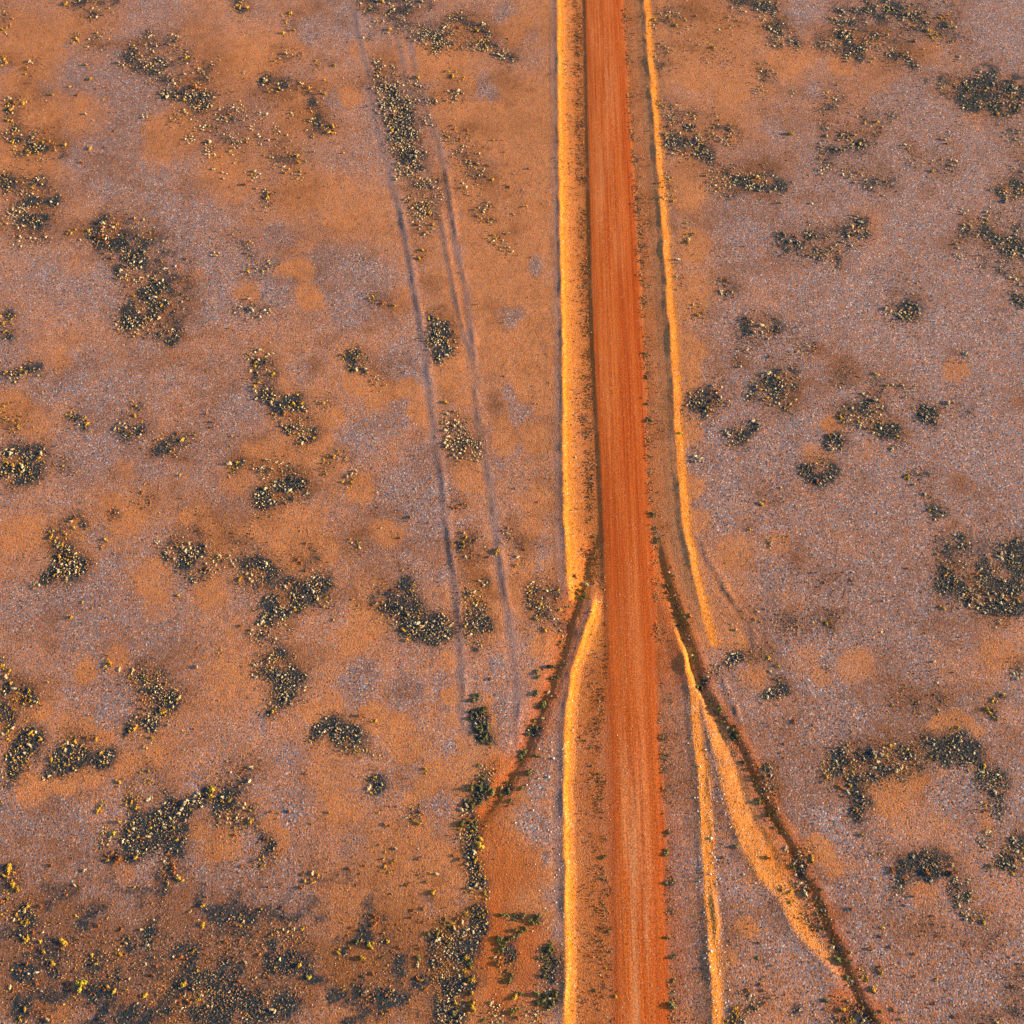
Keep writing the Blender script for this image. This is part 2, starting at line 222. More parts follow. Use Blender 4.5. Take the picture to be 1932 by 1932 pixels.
PATCH[0, 2] = [
 (((60,50,60),(20,150,60),(90,130,50),(180,100,50),(120,60,50),(30,230,70),(100,230,50),(180,290,40),(20,300,50),(230,320,20)), .78, 18, 44, 14, 0, 'in the upper part of the dark patch on the left edge in the lower half'),
 (((150,350,60),(190,330,50),(110,400,50),(170,410,40),(60,430,30),(60,500,60),(30,540,50),(130,490,30),(110,470,50)), .93, 26, 24, 2, 0, 'in the lower part of the dark patch on the left edge in the lower half'),
 (((310,460,40),(360,440,60),(440,440,60),(520,430,60),(600,430,50),(640,410,25),(400,490,50),(340,510,30),(260,530,30),(560,470,30)), .9, 28, 20, 1, 0, 'in the dark tongue pointing right at lower left'),
 (((420,370,60),(380,340,50),(500,350,60)), .5, 3, 8, 6, 0), (((10,600,12),(0,680,12)), 0, 0, 4, 0, 0), (((780,20,50),(870,30,60),(930,60,60),(860,90,60),(900,140,60),(970,100,50),(830,190,60),(860,250,40)), .88, 60, 16, 10, 0, 'in the dark upright wedge above the arch at lower left'),
 (((740,250,35),(715,290,25),(940,170,30),(990,60,40)), .7, 5, 9, 4, 0), (((1600,40,60),(1700,20,40),(1650,60,50),(1570,110,50),(1520,150,40),(1500,190,30),(1620,110,30)), .75, 45, 8, 3, 0, 'in the lower tail of the dark column left of the tracks'), (((820,370,12),(870,330,20)), 0, 3, 3, 0, 0),
 (((1780,260,30),(1830,260,40),(1860,230,40),(1900,270,50),(1910,320,40),(1770,320,30)), .93, 32, 2, 0, 0, 'in the left half of the small black patch in the lower part'),
 (((1350,480,60),(1440,490,50),(1300,520,60),(1380,560,50)), .35, 9, 0, 8, 0), (((850,530,60),(780,540,50),(680,570,30)), .3, 0, 11, 3, 0), (((590,685,20),(560,720,10)), .3, 0, 11, 0, 0),
 (((750,640,40),(760,690,25),(700,670,30),(740,700,30)), .75, 1, 17, 0, 0), (((580,830,30),(600,880,40),(570,900,30),(650,850,20)), .5, 14, 4, 0, 0),
 (((720,870,50),(760,800,50),(720,900,40),(790,850,70),(870,820,70),(930,790,60),(860,880,60),(800,930,50),(750,980,40)), .86, 44, 10, 3, 0, 'in the left foot of the dark arch at lower left'),
 (((960,730,60),(1010,780,60),(1000,850,50),(960,930,50),(1030,870,30),(1040,720,40),(980,970,50),(930,1000,40),(900,680,60)), .95, 26, 4, 4, 0, 'in the stem of the dark arch at lower left'),
 (((1070,680,30),(1120,660,30),(1130,690,20)), .7, 14, 0, 0, 0, None, 1.25), (((1205,600,12),(1195,640,12),(1190,670,14)), .5, 0, 9, 0, 0, None, 1.2), (((1150,610,35),), .7, 1, 0, 0, 0),
 (((1260,620,60),(1300,660,60),(1250,700,50),(1340,740,60),(1300,790,60),(1260,800,50),(1390,720,40),(1400,780,40)), .93, 26, 6, 1, 0, 'in the right foot of the dark arch at lower left'),
 (((1415,790,14),(1460,810,10),(1370,805,12)), .5, 0, 10, 0, 0, None, 1.15), (((1440,830,30),(1470,870,30)), .6, 0, 2, 4, 0), (((1520,950,40),(1490,1010,40),(1500,1050,30),(1550,1000,20),(1540,900,30)), .7, 6, 9, 2, 0),
 (((650,980,30),(675,1000,18),(600,1000,30)), .8, 0, 1, 9, 0), (((930,1050,40),(980,1040,20),(1000,1080,30),(1020,1110,25),(920,1110,40)), .75, 7, 7, 6, 0), (((900,1180,40),(890,1250,30)), .55, 1, 1, 2, 0), (((770,1155,15),), .1, 0, 3, 0, 0),
 (((50,1050,30),(60,1100,40),(70,1150,30),(100,1170,15),(30,1180,50),(20,1120,40)), .8, 0, 26, 2, 0, 'on the left edge near the bottom left corner'),
 (((40,1290,50),(110,1310,60),(160,1260,40),(150,1360,25),(180,1330,30),(120,1420,50),(150,1460,15),(140,1530,20)), .62, 11, 20, 1, 0),
 (((250,1500,100),(400,1480,100),(600,1500,120),(700,1520,60)), .38, 12, 8, 16, 0), (((860,1430,60),(880,1370,50),(860,1470,40)), .7, 5, 2, 2, 0),
 (((360,1470,15),(300,1595,12),(1145,1370,12),(425,1780,10),(105,1910,12),(1040,1710,15)), 0, 0, 18, 0, 0, None, 1.1), (((1090,1525,12),(1725,1390,12),(1720,1465,12),(1915,1520,12)), 0, 0, 9, 1, 0),
 (((1640,1400,40),(1600,1410,30)), .3, 12, 0, 0, 0), (((1320,1790,30),), .3, 4, 0, 0, 0),
 (((850,1850,80),(950,1820,80),(1080,1770,90),(1180,1720,70),(1230,1800,80),(1300,1850,100),(1100,1860,90),(1430,1800,80),(1500,1850,60),(1400,1900,80),(1200,1900,80),(980,1760,50)), .85, 34, 6, 10, 0, 'in the long dark patch on the bottom edge'),
 (((1380,1400,100),(1500,1450,100),(1600,1500,100),(1700,1560,80),(1450,1560,120),(1620,1600,100),(1250,1500,100),(1150,1500,80)), .42, 16, 14, 26, 0), (((900,1600,80),(1300,1650,100),(1190,1660,50),(1050,1560,80)), .5, 4, 4, 10, 0),
 (((1650,1800,50),(1700,1780,40),(1600,1850,60)), .6, 5, 3, 3, 0), (((100,1700,120),(300,1750,100),(600,1750,120),(200,1850,100),(600,1620,80),(450,1580,60)), .35, 12, 22, 34, 0),
 (((1750,1120,60),(1280,1300,40),(1580,1130,20)), .15, 4, 5, 9, 0), (((300,1200,300),(1300,1150,250),(900,200,250),(1700,700,200)), 0, 12, 12, 46, 0), (((500,1650,400),(1300,1500,400)), .04, 16, 22, 90, 0)]
PATCH[1, 2] = [
 (((120,190,20),(180,220,15)), .2, 0, 2, 5, 0), (((30,300,60),(80,290,50),(20,350,50),(80,350,40)), .93, 26, 2, 0, 0, 'in the right half of the small black patch in the lower part'),
 (((90,390,25),(140,400,25),(180,405,15),(230,425,20)), .2, 7, 11, 0, 0), (((480,500,15),), .2, 0, 4, 0, 0),
 (((160,550,30),(200,540,30),(220,580,25),(190,600,40),(170,630,10),(160,660,8)), .8, 9, 9, 1, 0, 'in the small round dark patch on sand left of the drain'),
 (((430,740,30),(440,800,10),(400,750,40)), .4, 4, 7, 5, 0), (((320,835,10),), 0, 0, 3, 0, 0),
 (((760,80,18),(750,110,12)), .4, 0, 0, 0, 4), (((750,170,20),(800,165,20),(790,200,50),(760,210,25),(790,250,40),(800,310,40),(840,320,30),(850,350,20),(780,330,30)), .92, 8, 0, 0, 26, 'in the dark clump at the lower end of the outer wheel track'),
 (((1090,270,36),(1100,290,22),(1052,270,8)), .9, 2, 0, 0, 6, 'in the dark clump on the left drain'), (((1035,390,10),(1020,430,16)), .7, 0, 0, 0, 5), (((1060,510,12),(1020,600,12)), .6, 0, 0, 0, 4), (((940,590,26),(930,610,20)), .8, 2, 0, 2, 5),
 (((965,690,20),), .8, 0, 0, 3, 3), (((1145,200,8),(1095,415,8),(1140,130,18)), .7, 1, 0, 0, 5),
 (((790,470,20),(840,490,40),(790,520,30),(840,550,20)), .45, 18, 0, 0, 7), (((770,610,40),(800,610,40),(840,610,20),(790,640,40),(750,630,30)), .85, 2, 0, 0, 30, 'in the olive clump where the left drain ends'),
 (((710,690,40),(720,760,40),(740,800,40),(690,810,30)), .5, 14, 2, 0, 16, 'in the upper part of the scrub line below the left drain'), (((720,860,50),(690,880,30),(740,900,40),(790,900,12),(790,930,14),(720,960,40),(740,980,30)), .7, 26, 18, 2, 4, 'in the middle of the scrub line below the left drain'),
 (((730,1020,40),(780,1040,30),(750,1060,30),(770,1090,30),(800,1110,20),(750,1140,40),(810,1150,20),(820,1180,20),(740,1170,20),(820,1210,20)), .6, 24, 28, 6, 0, 'in the lower part of the scrub line below the left drain'),
 (((730,1300,30),(780,1290,40),(800,1310,30)), .4, 0, 17, 1, 0), (((540,1420,50),(590,1410,60),(640,1370,60),(700,1360,40),(560,1480,40),(620,1430,60),(690,1430,50),(720,1380,40),(740,1410,25),(800,1370,30),(790,1390,25)), .9, 28, 26, 12, 6, 'in the top of the black patch near the bottom edge'),
 (((640,1520,70),(720,1480,60),(600,1530,60),(540,1570,50),(690,1590,50),(620,1600,60),(560,1660,40),(600,1660,50),(640,1700,60),(590,1740,50),(570,1800,50),(640,1800,60),(600,1860,60),(660,1880,60),(620,1920,50),(560,1890,40),(700,1700,60)), .85, 90, 12, 12, 4, 'in the tall dark patch on the bottom edge left of the road'),
 (((710,1560,12),(700,1630,14),(740,1690,14),(740,1750,12),(742,1835,14)), .5, 0, 18, 0, 0, None, 1.2),
 (((930,1320,14),(990,1330,20),(1030,1325,10),(1110,1340,25),(1070,1360,20),(1080,1400,12),(1000,1410,22),(1030,1400,20),(900,1450,15),(930,1460,25),(970,1450,20),(910,1490,20)), .5, 1, 6, 0, 50, 'in the ring of olive bushes on red soil'),
 (((930,1530,25),(960,1540,25),(910,1540,30),(880,1570,20),(900,1600,10),(960,1560,25)), .7, 3, 6, 8, 9), (((940,1650,25),(930,1680,18),(960,1680,16)), .8, 0, 1, 2, 11),
 (((1140,1510,12),(1190,1500,20),(1170,1510,30),(1130,1560,15),(1160,1570,20),(1160,1620,20),(1150,1660,20)), .6, 0, 3, 0, 26, 'in the olive clump beside the bright bank near the bottom'), (((1210,1620,40),(1190,1680,25),(1200,1550,30),(1225,1580,25)), .97, 0, 0, 0, 2),
 (((1130,1760,25),(1160,1780,25),(1140,1820,50),(1080,1860,20),(1110,1870,20),(1190,1800,40)), .88, 9, 1, 0, 12, 'in the dark clump beside the bright bank at the bottom edge'), (((1000,1760,18),(980,1780,12),(990,1840,18),(965,1870,12)), .4, 1, 5, 0, 11),
 (((860,1860,50),(830,1900,40),(900,1900,30)), .4, 20, 0, 2, 1), (((1000,1900,60),(1080,1910,40)), .3, 4, 1, 3, 2), (((870,1820,30),), .3, 3, 1, 0, 0),
 (((165,1485,18),(120,1560,20)), .1, 0, 9, 0, 3, None, 1.2), (((100,1450,80),(250,1440,60),(300,1600,80),(100,1700,100),(330,1640,40),(300,1800,100),(450,1700,60),(180,1850,80),(450,1600,50)), .33, 14, 16, 50, 4),
 (((380,1310,40),(190,1350,40)), .1, 0, 2, 10, 0), (((460,1090,30),), .35, 0, 0, 2, 0), (((270,990,40),(260,1060,30)), .15, 0, 8, 2, 0), (((400,1150,400),(300,900,300)), 0, 6, 8, 46, 0),
 (((1450,100,30),(1430,220,25),(1420,350,30),(1410,470,12),(1445,650,20),(1440,770,14),(1470,550,40),(1490,880,20),(1490,970,20),(1480,1060,20),(1500,1120,25),(1510,1180,30),(1520,1300,26),(1520,1400,30),(1520,1500,26),(1520,1600,30),(1540,1750,30),(1540,1900,20)), .32, 3, 5, 110, 34, None, .7),
 (((1380,300,90),(1390,700,70),(1400,1200,80),(1430,1500,80),(1420,1800,80)), .04, 0, 4, 80, 8, None, .6),
 (((1820,310,18),(1840,420,18),(1835,500,15),(1830,600,18),(1825,745,8),(1840,850,15),(1835,950,15),(1850,1130,15),(1870,1120,20),(1860,1300,18),(1850,1450,15),(1880,1550,12),(1870,1700,18),(1870,1820,20)), .6, 12, 3, 14, 56, None, .85),
 (((1860,100,40),(1890,600,40),(1900,1200,40),(1910,1700,40)), .06, 4, 0, 34, 6, None, .6)]
PATCH[2, 2] = [
 (((510,60,40),(550,50,40),(460,70,20),(580,40,20),(590,70,20),(540,20,30)), .6, 24, 1, 2, 0), (((100,30,20),(160,100,14)), .7, 1, 0, 1, 5), (((210,140,10),(215,175,9)), .7, 0, 0, 0, 3),
 (((270,280,20),(290,310,20),(235,210,14)), .85, 1, 0, 1, 6), (((340,450,12),(360,400,10),(320,360,10)), .7, 0, 0, 2, 3), (((450,490,30),(480,480,30),(500,540,20),(460,560,20),(465,525,10)), .5, 9, 4, 2, 2, 'beside the right drain where it bends'),
 (((450,610,20),(480,600,30),(520,610,20)), .7, 9, 0, 1, 2), (((510,660,30),(490,700,30),(500,740,25)), .5, 5, 0, 14, 2), (((530,820,12),(570,860,12)), .7, 1, 0, 2, 2),
 (((590,960,12),), .2, 3, 2, 0, 0), (((670,960,40),(720,960,30),(680,1000,40),(620,1010,40),(650,1060,40),(700,1010,40)), .7, 16, 10, 14, 2, 'in the bushy clump on the right drain near the bottom'),
 (((570,1160,22),(600,1200,26),(630,1240,20)), .97, 0, 10, 0, 0, 'in the black clump on the lit bank of the right drain'), (((650,1140,20),(690,1140,25),(700,1180,20),(720,1240,25),(740,1280,25)), .5, 18, 1, 2, 2),
 (((790,1300,25),(800,1350,25),(780,1380,25),(820,1400,20),(850,1340,15)), .75, 11, 2, 4, 2), (((700,1330,30),(720,1360,30),(750,1410,25),(670,1320,15)), .4, 0, 2, 18, 0),
 (((870,1510,25),(900,1530,20),(890,1570,16),(930,1650,20),(950,1700,25)), .85, 8, 0, 1, 3), (((1000,1630,20),(1030,1660,20),(1045,1690,13),(1075,1735,16)), .6, 1, 18, 0, 4, 'in the bright yellow clump by the right drain near the bottom', 1.15),
 (((1120,1630,20),(1058,1505,12)), .1, 0, 3, 6, 0), (((330,1750,18),(355,1725,12),(300,1860,20),(310,1890,20),(290,1910,22)), .6, 1, 18, 3, 2, 'in the golden clump on the bottom edge right of the road', 1.1),
 (((350,1890,30),(370,1860,30),(260,1920,30),(420,1860,30),(400,1800,40),(360,1780,30)), .5, 24, 1, 3, 2), (((430,1710,10),(460,1680,10),(510,1780,10)), .2, 0, 3, 2, 0),
 (((940,1820,30),(960,1860,40),(940,1900,40),(1000,1900,50),(900,1880,40),(860,1910,20),(760,1920,15),(1010,1860,40),(1050,1920,40),(990,1780,30)), .55, 6, 14, 34, 6, 'in the rusty tangle where the right drain leaves the picture'), (((640,1860,40),(830,1850,30),(830,1790,30)), .5, 3, 0, 6, 1),
 (((830,480,50),(870,460,40),(960,440,70),(900,390,70),(840,550,40),(890,590,20),(960,520,60),(1050,500,60),(1060,430,60)), .72, 75, 8, 6, 0, 'in the left shoulder of the dark arch at lower right'),
 (((1150,470,70),(1140,400,60),(1230,430,60),(1200,530,50),(1280,460,60),(1250,350,60),(1350,420,60),(1100,540,40)), .93, 65, 8, 3, 0, 'in the crown of the dark arch at lower right'),
 (((1380,350,50),(1430,390,60),(1480,430,50),(1520,380,50),(1560,350,50),(1600,420,50),(1540,300,50),(1650,370,40)), .85, 55, 8, 3, 0, 'in the right shoulder of the dark arch at lower right'),
 (((1640,470,50),(1700,500,40),(1650,540,30),(1740,560,50),(1760,610,40),(1800,620,30),(1820,590,20),(1670,600,20),(1780,540,40)), .8, 46, 16, 1, 0, 'in the right leg of the dark arch at lower right'), (((1720,700,50),(1780,740,40),(1800,690,30)), .35, 16, 8, 2, 0),
 (((940,620,50),(990,650,50),(1010,700,50),(980,740,40),(1060,700,30),(1000,790,30),(1010,860,15)), .55, 26, 6, 12, 0, 'in the left leg of the dark arch at lower right'),
 (((1770,100,30),(1810,80,20),(1760,190,30),(1740,160,20)), .5, 2, 14, 1, 0), (((1310,165,10),), .1, 0, 3, 0, 0), (((1350,100,80),(1440,60,60),(1200,80,60),(1450,140,40)), .33, 8, 5, 4, 0),
 (((1190,1065,16),), .5, 0, 0, 6, 0), (((1240,1050,40),(1220,1020,20),(1310,1000,40),(1350,1050,60),(1420,1040,60),(1480,1050,50),(1530,1080,30),(1250,1110,40),(1400,1000,40),(1480,1010,30),(1400,1110,30)), .97, 26, 6, 8, 0, 'in the black patch on the right plain near the bottom'),
 (((1230,1180,30),(1215,1160,20)), .25, 12, 0, 1, 0), (((1530,1150,30),(1560,1130,30),(1610,1130,20),(1550,1230,40),(1590,1230,30),(1520,1180,20),(1620,1200,30)), .6, 38, 3, 1, 0, 'in the pale clump below the black patch near the bottom'), (((1600,1300,30),(1660,1320,30),(1700,1310,20),(1620,1340,20),(1690,1350,20)), .6, 9, 6, 1, 0),
 (((1710,870,40),(1700,910,30),(1740,850,20)), .4, 24, 1, 1, 0), (((1800,930,40),(1870,950,60),(1900,1000,60),(1830,1010,40),(1890,920,50),(1740,1050,25),(1800,1030,30),(1900,1060,40)), .8, 36, 10, 2, 0, 'in the dark patch on the right edge near the bottom'),
 (((1080,960,40),(1120,970,30)), .2, 5, 0, 1, 0), (((1450,1415,10),(1600,1480,15)), .2, 0, 0, 5, 0), (((1880,1700,60),(1870,1870,60),(1740,1920,50),(1900,1640,50)), .5, 2, 0, 8, 0), (((1700,1450,90),(1800,1400,60),(1350,1400,60)), .22, 4, 2, 8, 0),
 (((1300,1700,400),(1200,1300,300),(700,300,250)), 0, 8, 10, 60, 0), (((300,1500,150),(450,1700,150),(300,1000,90)), 0, 3, 0, 26, 2)]

# linear features of the corridor, given by their pixels
def line(pts, ct=None):
    p = np.array([T(ct[0], ct[1], *q) if ct else q for q in pts], float)
    X, Y = at(p[:, 0], p[:, 1])
    s, v = sv(X, Y)
    o = np.argsort(v)
    return v[o], s[o]
def lines(*parts):
    vs, ss = [], []
    for ct, pts in parts:
        v, s = line(pts, ct)
        vs += list(v); ss += list(s)
    o = np.argsort(vs)
    return np.array(vs)[o], np.array(ss)[o]
def f(L, v):
    return np.interp(v, L[0], L[1])
def vrow(y):                                # v of a pixel row, about
    if y < -1500: return 1e5
    if y > 2050: return -1e5
    return float(at(966, y)[1])

WL1 = lines((None, [(1051, 0), (1053, 200), (1055, 400), (1061, 644), (1061, 844), (1063, 977), (1069, 1100), (1075, 1150)]))
WL2 = lines((None, [(1131, 1030), (1124, 1061), (1121, 1111), (1111, 1161), (1094, 1211), (1077, 1264), (1074, 1288), (1067, 1355),
                    (1063, 1421), (1062, 1521), (1063, 1588), (1065, 1688), (1066, 1788), (1065, 1932)]))
WR1 = lines((None, [(1215, 0), (1229, 200), (1247, 400), (1264, 644), (1271, 777), (1279, 911), (1288, 1000), (1298, 1044), (1308, 1100), (1321, 1144), (1333, 1194), (1345, 1240)]))
WR2 = lines((None, [(1262, 1150), (1274, 1194), (1288, 1217), (1300, 1288), (1308, 1388), (1315, 1455), (1321, 1521), (1324, 1605),
                    (1333, 1721), (1340, 1821), (1346, 1932)]))
RE_L = lines((None, [(1104, 0), (1112, 400), (1119, 644), (1133, 911), (1137, 1010), (1147, 1288), (1155, 1600), (1163, 1932)]))
RE_R = lines((None, [(1175, 0), (1187, 200), (1199, 400), (1214, 644), (1222, 911), (1231, 1044), (1238, 1288), (1249, 1488), (1257, 1688), (1265, 1932)]))
DL = lines((None, [(1131, 994), (1111, 1044), (1094, 1117), (1074, 1177), (1058, 1244), (1038, 1298), (1021, 1338), (1007, 1378), (984, 1428),
                   (964, 1461), (944, 1494), (917, 1535), (904, 1551), (897, 1580)]))
DR = lines((None, [(1237, 1000), (1246, 1044), (1264, 1117), (1288, 1180), (1331, 1305), (1355, 1348), (1385, 1388), (1411, 1438), (1431, 1488), (1458, 1541),
                   (1495, 1598), (1508, 1648), (1535, 1675), (1555, 1731), (1578, 1788), (1601, 1838), (1621, 1888), (1655, 1932)]))
BR = lines((None, [(1256, 1130), (1272, 1190), (1300, 1272), (1321, 1321), (1345, 1421), (1372, 1521), (1390, 1575), (1411, 1625), (1435, 1662),
                   (1468, 1698), (1495, 1755), (1528, 1795), (1571, 1835)]))
TA = lines(((1, 0), [(70, 0), (110, 200), (170, 450), (210, 700), (280, 950), (350, 1250), (390, 1450), (430, 1700), (460, 1850)]),
           ((1, 1), [(490, 100), (510, 300), (540, 550), (580, 800), (600, 1000), (620, 1150), (650, 1350), (680, 1600), (700, 1932)]),
           ((1, 2), [(690, 150), (700, 280), (740, 380)]))
TB = lines(((1, 0), [(395, 220), (430, 400), (500, 640), (560, 800), (600, 1000), (640, 1250), (670, 1450), (720, 1650), (750, 1932)]),
           ((1, 1), [(760, 100), (770, 300), (790, 500), (840, 750), (880, 1000), (900, 1200), (940, 1450), (980, 1700), (1010, 1932)]),
           ((1, 2), [(1015, 100), (1010, 220)]))
TC = lines(((1, 0), [(325, 200), (365, 400), (420, 640), (500, 950), (570, 1250), (610, 1450), (655, 1700), (700, 1900)]),
           ((1, 1), [(735, 40)]))
DG = lines(((2, 1), [(50, 1040), (130, 1190), (240, 1400), (330, 1520), (400, 1600)]))
R2 = lines(((2, 2), [(140, 560), (148, 700), (155, 880), (168, 1000), (178, 1180), (186, 1300)]))
BK = lines(((2, 2), [(235, 0), (262, 60), (300, 150), (315, 200)]))

def win(v, ytop, ybot, soft=2.5):            # 1 between two picture rows, fading at both ends
    a = vrow(ybot); b = vrow(ytop)
    return sstep(a - soft, a + soft, v) * (1 - sstep(b - soft, b + soft, v))

def wiggle(s, v):
    return 0.24 * fbm(s, v, 2.6, 21, 4)
def height(s, v):
    h = 0.10 * fbm(s, v, 14.0, 1, 3) + 0.030 * fbm(s, v, 2.2, 5, 2) + 0.018 * vn(s, v, 0.45, 11)
    wig = wiggle(s, v)
    hb = np.clip(1 + 1.0 * fbm(s, v * .6, 1.5, 221, 3), .4, 1.6)
    # corridor between the windrows
    wl = np.where(v > vrow(1130), f(WL1, v), f(WL2, v)); rl = f(RE_L, v); rr = f(RE_R, v)
    split = sstep(vrow(1230), vrow(1040), v)                      # 1 above the drains
    # left slope of the corridor
    wLa = win(v, -3000, 1115, 2.0); wLb = win(v, 1045, 9000, 2.0)
    dA = s - f(WL1, v) + wig; dB = s - f(WL2, v) + wig
    w = np.maximum(rl - f(WL1, v), 1.0)
    tA = dA / w * 3.9
    pA = np.interp(tA, [-1.2, -.45, -.12, 0, .12, .5, 1.2, 2.2, 3.1, 3.45, 3.9, 4.2], [.02, .035, .08, .095, .08, -.06, -.155, -.235, -.275, -.27, -.20, -.18])
    tB = dB
    w2 = np.maximum(rl - f(WL2, v), 0.7)
    pB = np.interp(np.minimum(dB, w2) , [-1.2, -.5, -.12, 0, .12, .5, 1.15, 1.7, 3.0, 4.4], [.02, .035, .085, .10, .085, -.09, -.20, -.205, -.185, -.17])
    pA = np.where(pA > 0, pA * hb, pA); pB = np.where(pB > 0, pB * hb, pB)
    left = pA * wLa + pB * wLb * (1 - wLa)
    # right slope
    dR = s - f(WR1, v) + wig
    wr = np.maximum(f(WR1, v) - rr, 0.6)
    tR = np.where(dR < 0, dR / wr * 3.0, dR)
    pR = np.interp(tR, [-3.3, -3.0, -2.8, -2.4, -1.4, -.6, -.15, 0, .12, .8, 1.3, 2.2], [-.16, -.17, -.18, -.15, -.11, -.03, .055, .085, .075, -.03, -.025, 0])
    dS = s - f(WR2, v) + wig
    wr2 = np.maximum(f(WR2, v) - rr, 0.3)
    tS = np.where(dS < 0, dS / wr2 * 3.0, dS)
    pS = np.interp(tS, [-3.3, -3.0, -2.8, -2.4, -1.4, -.6, -.15, 0, .12, .8, 1.2, 2.0], [-.16, -.16, -.16, -.13, -.09, -.03, .055, .085, .07, -.04, -.035, 0])
    wRa = win(v, -3000, 1215, 2.0)
    pR = pR + (-.03 - pR) * sstep(vrow(1050), vrow(1215), v) * (s > f(WR1, v) - 1) * .8
    pR = pR * np.where(pR > 0, hb, 1); pS = pS * np.where(pS > 0, hb, 1)
    right = pR * wRa + pS * (1 - wRa)
    mid = (rl + rr) / 2
    road = -.16 + .04 * (1 - np.clip(np.abs(s - mid) / np.maximum(rr - mid, .5), 0, 1) ** 2)
    road = road + 0.012 * vn(s, v * 0.02, 0.35, 31) + 0.008 * vn(s, v * .05, 0.9, 33)
    blendL = sstep(-.25, .25, s - rl); blendR = sstep(-.25, .25, s - rr)
    cor = left * (1 - blendL) + road * blendL
    cor = cor * (1 - blendR) + right * blendR
    inside = sstep(-1.4, -1.0, s - np.minimum(f(WL1, v), f(WL2, v) * 1.0)) * (1 - sstep(1.3, 1.7, s - np.maximum(f(WR1, v), f(WR2, v))))
    h = h * (1 - .55 * inside) + cor
    # drains
    rough = .03 * vn(s, v, .3, 61) + .04 * vn(s, v, .7, 63) + .06 * vn(s, v, 1.8, 65)
    d = s - f(DL, v) + wig * .7
    k = win(v, 1020, 1545, 2.5)
    p = np.interp(d, [-2.0, -1.0, -.3, 0, .2, .6, 1.2, 1.8], [0, -.08, -.17, -.19, -.17, -.07, .0, 0])
    h = h + (p + rough * (np.abs(d) < 1)) * k
    d = s - f(DR, v) + wig * .7
    k = win(v, 1030, 2400, 2.5)
    p = np.interp(d, [-1.5, -.8, -.2, 0, .12, .35, .8, 1.4], [0, -.05, -.12, -.14, -.11, .0, .04, 0])
    h = h + p * k
    # gravel bank that falls to the right hand drain
    d = s - f(BR, v) + wig; wd = np.maximum(f(DR, v) - f(BR, v), .8) * .62
    lump = 1 + 1.2 * fbm(s, v, 1.8, 121, 3)
    p = np.interp(np.where(d > 0, d / wd * 2.0, d), [-1.4, -.4, 0, .4, 1.8, 2.8], [0, .04, .07, .05, -.13, 0])
    h = h + p * win(v, 1165, 1810, 4.0) * lump * (1 + .5 * win(v, 1165, 1420, 6.0))
    # tracks and small ridges
    for L, a, wd_, y0, y1 in ((TA, .045, .38, 380, 1330), (TA, .022, .3, -400, 420), (TB, .040, .34, 300, 1400), (TB, .022, .3, 60, 330), (TC, .026, .28, 60, 700), (DG, .045, .45, 1040, 1210),
                              (R2, .10, .35, 1490, 1760), (BK, .08, .35, 1290, 1350)):
        d = s - f(L, v) + wig * .8
        br = np.clip(.9 + 3.0 * fbm(s, v * .5, 1.6, 131, 3), .1, 2.0)
        h = h + a * br * np.exp(-(d / wd_) ** 2) * win(v, y0, y1, 5.0)
        h = h - a * .5 * np.exp(-((d + .75) / .45) ** 2) * win(v, y0, y1, 5.0)
    return h

# ------------------------------------------------------------------ the terrain grid, columns along the road
def axis(lo, hi, fn, far):
    a = [lo]
    while a[-1] < hi: a.append(a[-1] + fn(a[-1]))
    a = np.array(a)
    st = fn(lo); pre = []; p = lo
    while p > -far: st *= 1.22; p -= st; pre.append(p)
    st = fn(hi); post = []; p = a[-1]
    while p < far: st *= 1.22; p += st; post.append(p)
    return np.array(pre[::-1] + list(a) + post)
SA = axis(-88.0, 86.0, lambda s: 0.11 if 0.5 < s < 20 else (0.15 if -10 < s < 28 else 0.27), 5000)
VA = axis(2.0, 168.0, lambda v: 0.15 + 0.0011 * v, 6000)
SG, VG = np.meshgrid(SA, VA)                # rows: v, columns: s
NV, NS = SG.shape
HG = height(SG, VG)
far = np.maximum(np.abs(SG) - 95, 0) + np.maximum(np.abs(VG - 85) - 90, 0)
HG = HG * np.exp(-far / 150)
XG, YG = xy(SG, VG)
PX, PY = px(XG, np.maximum(YG, -60.0))
WX = 26 * fbm(SG, VG, 2.6, 41, 3) ; WY = 20 * fbm(SG, VG, 2.6, 47, 3)     # wobble, in 1932nds of a part
PXT = PX * 3 + WX; PYT = PY * 3 + WY

def ground_z(X, Y):
    s, v = sv(X, Y)
    i = np.clip(np.searchsorted(VA, v) - 1, 0, NV - 2); j = np.clip(np.searchsorted(SA, s) - 1, 0, NS - 2)
    fv = (v - VA[i]) / (VA[i + 1] - VA[i]); fs = (s - SA[j]) / (SA[j + 1] - SA[j])
    return (HG[i, j] * (1 - fs) + HG[i, j + 1] * fs) * (1 - fv) + (HG[i + 1, j] * (1 - fs) + HG[i + 1, j + 1] * fs) * fv

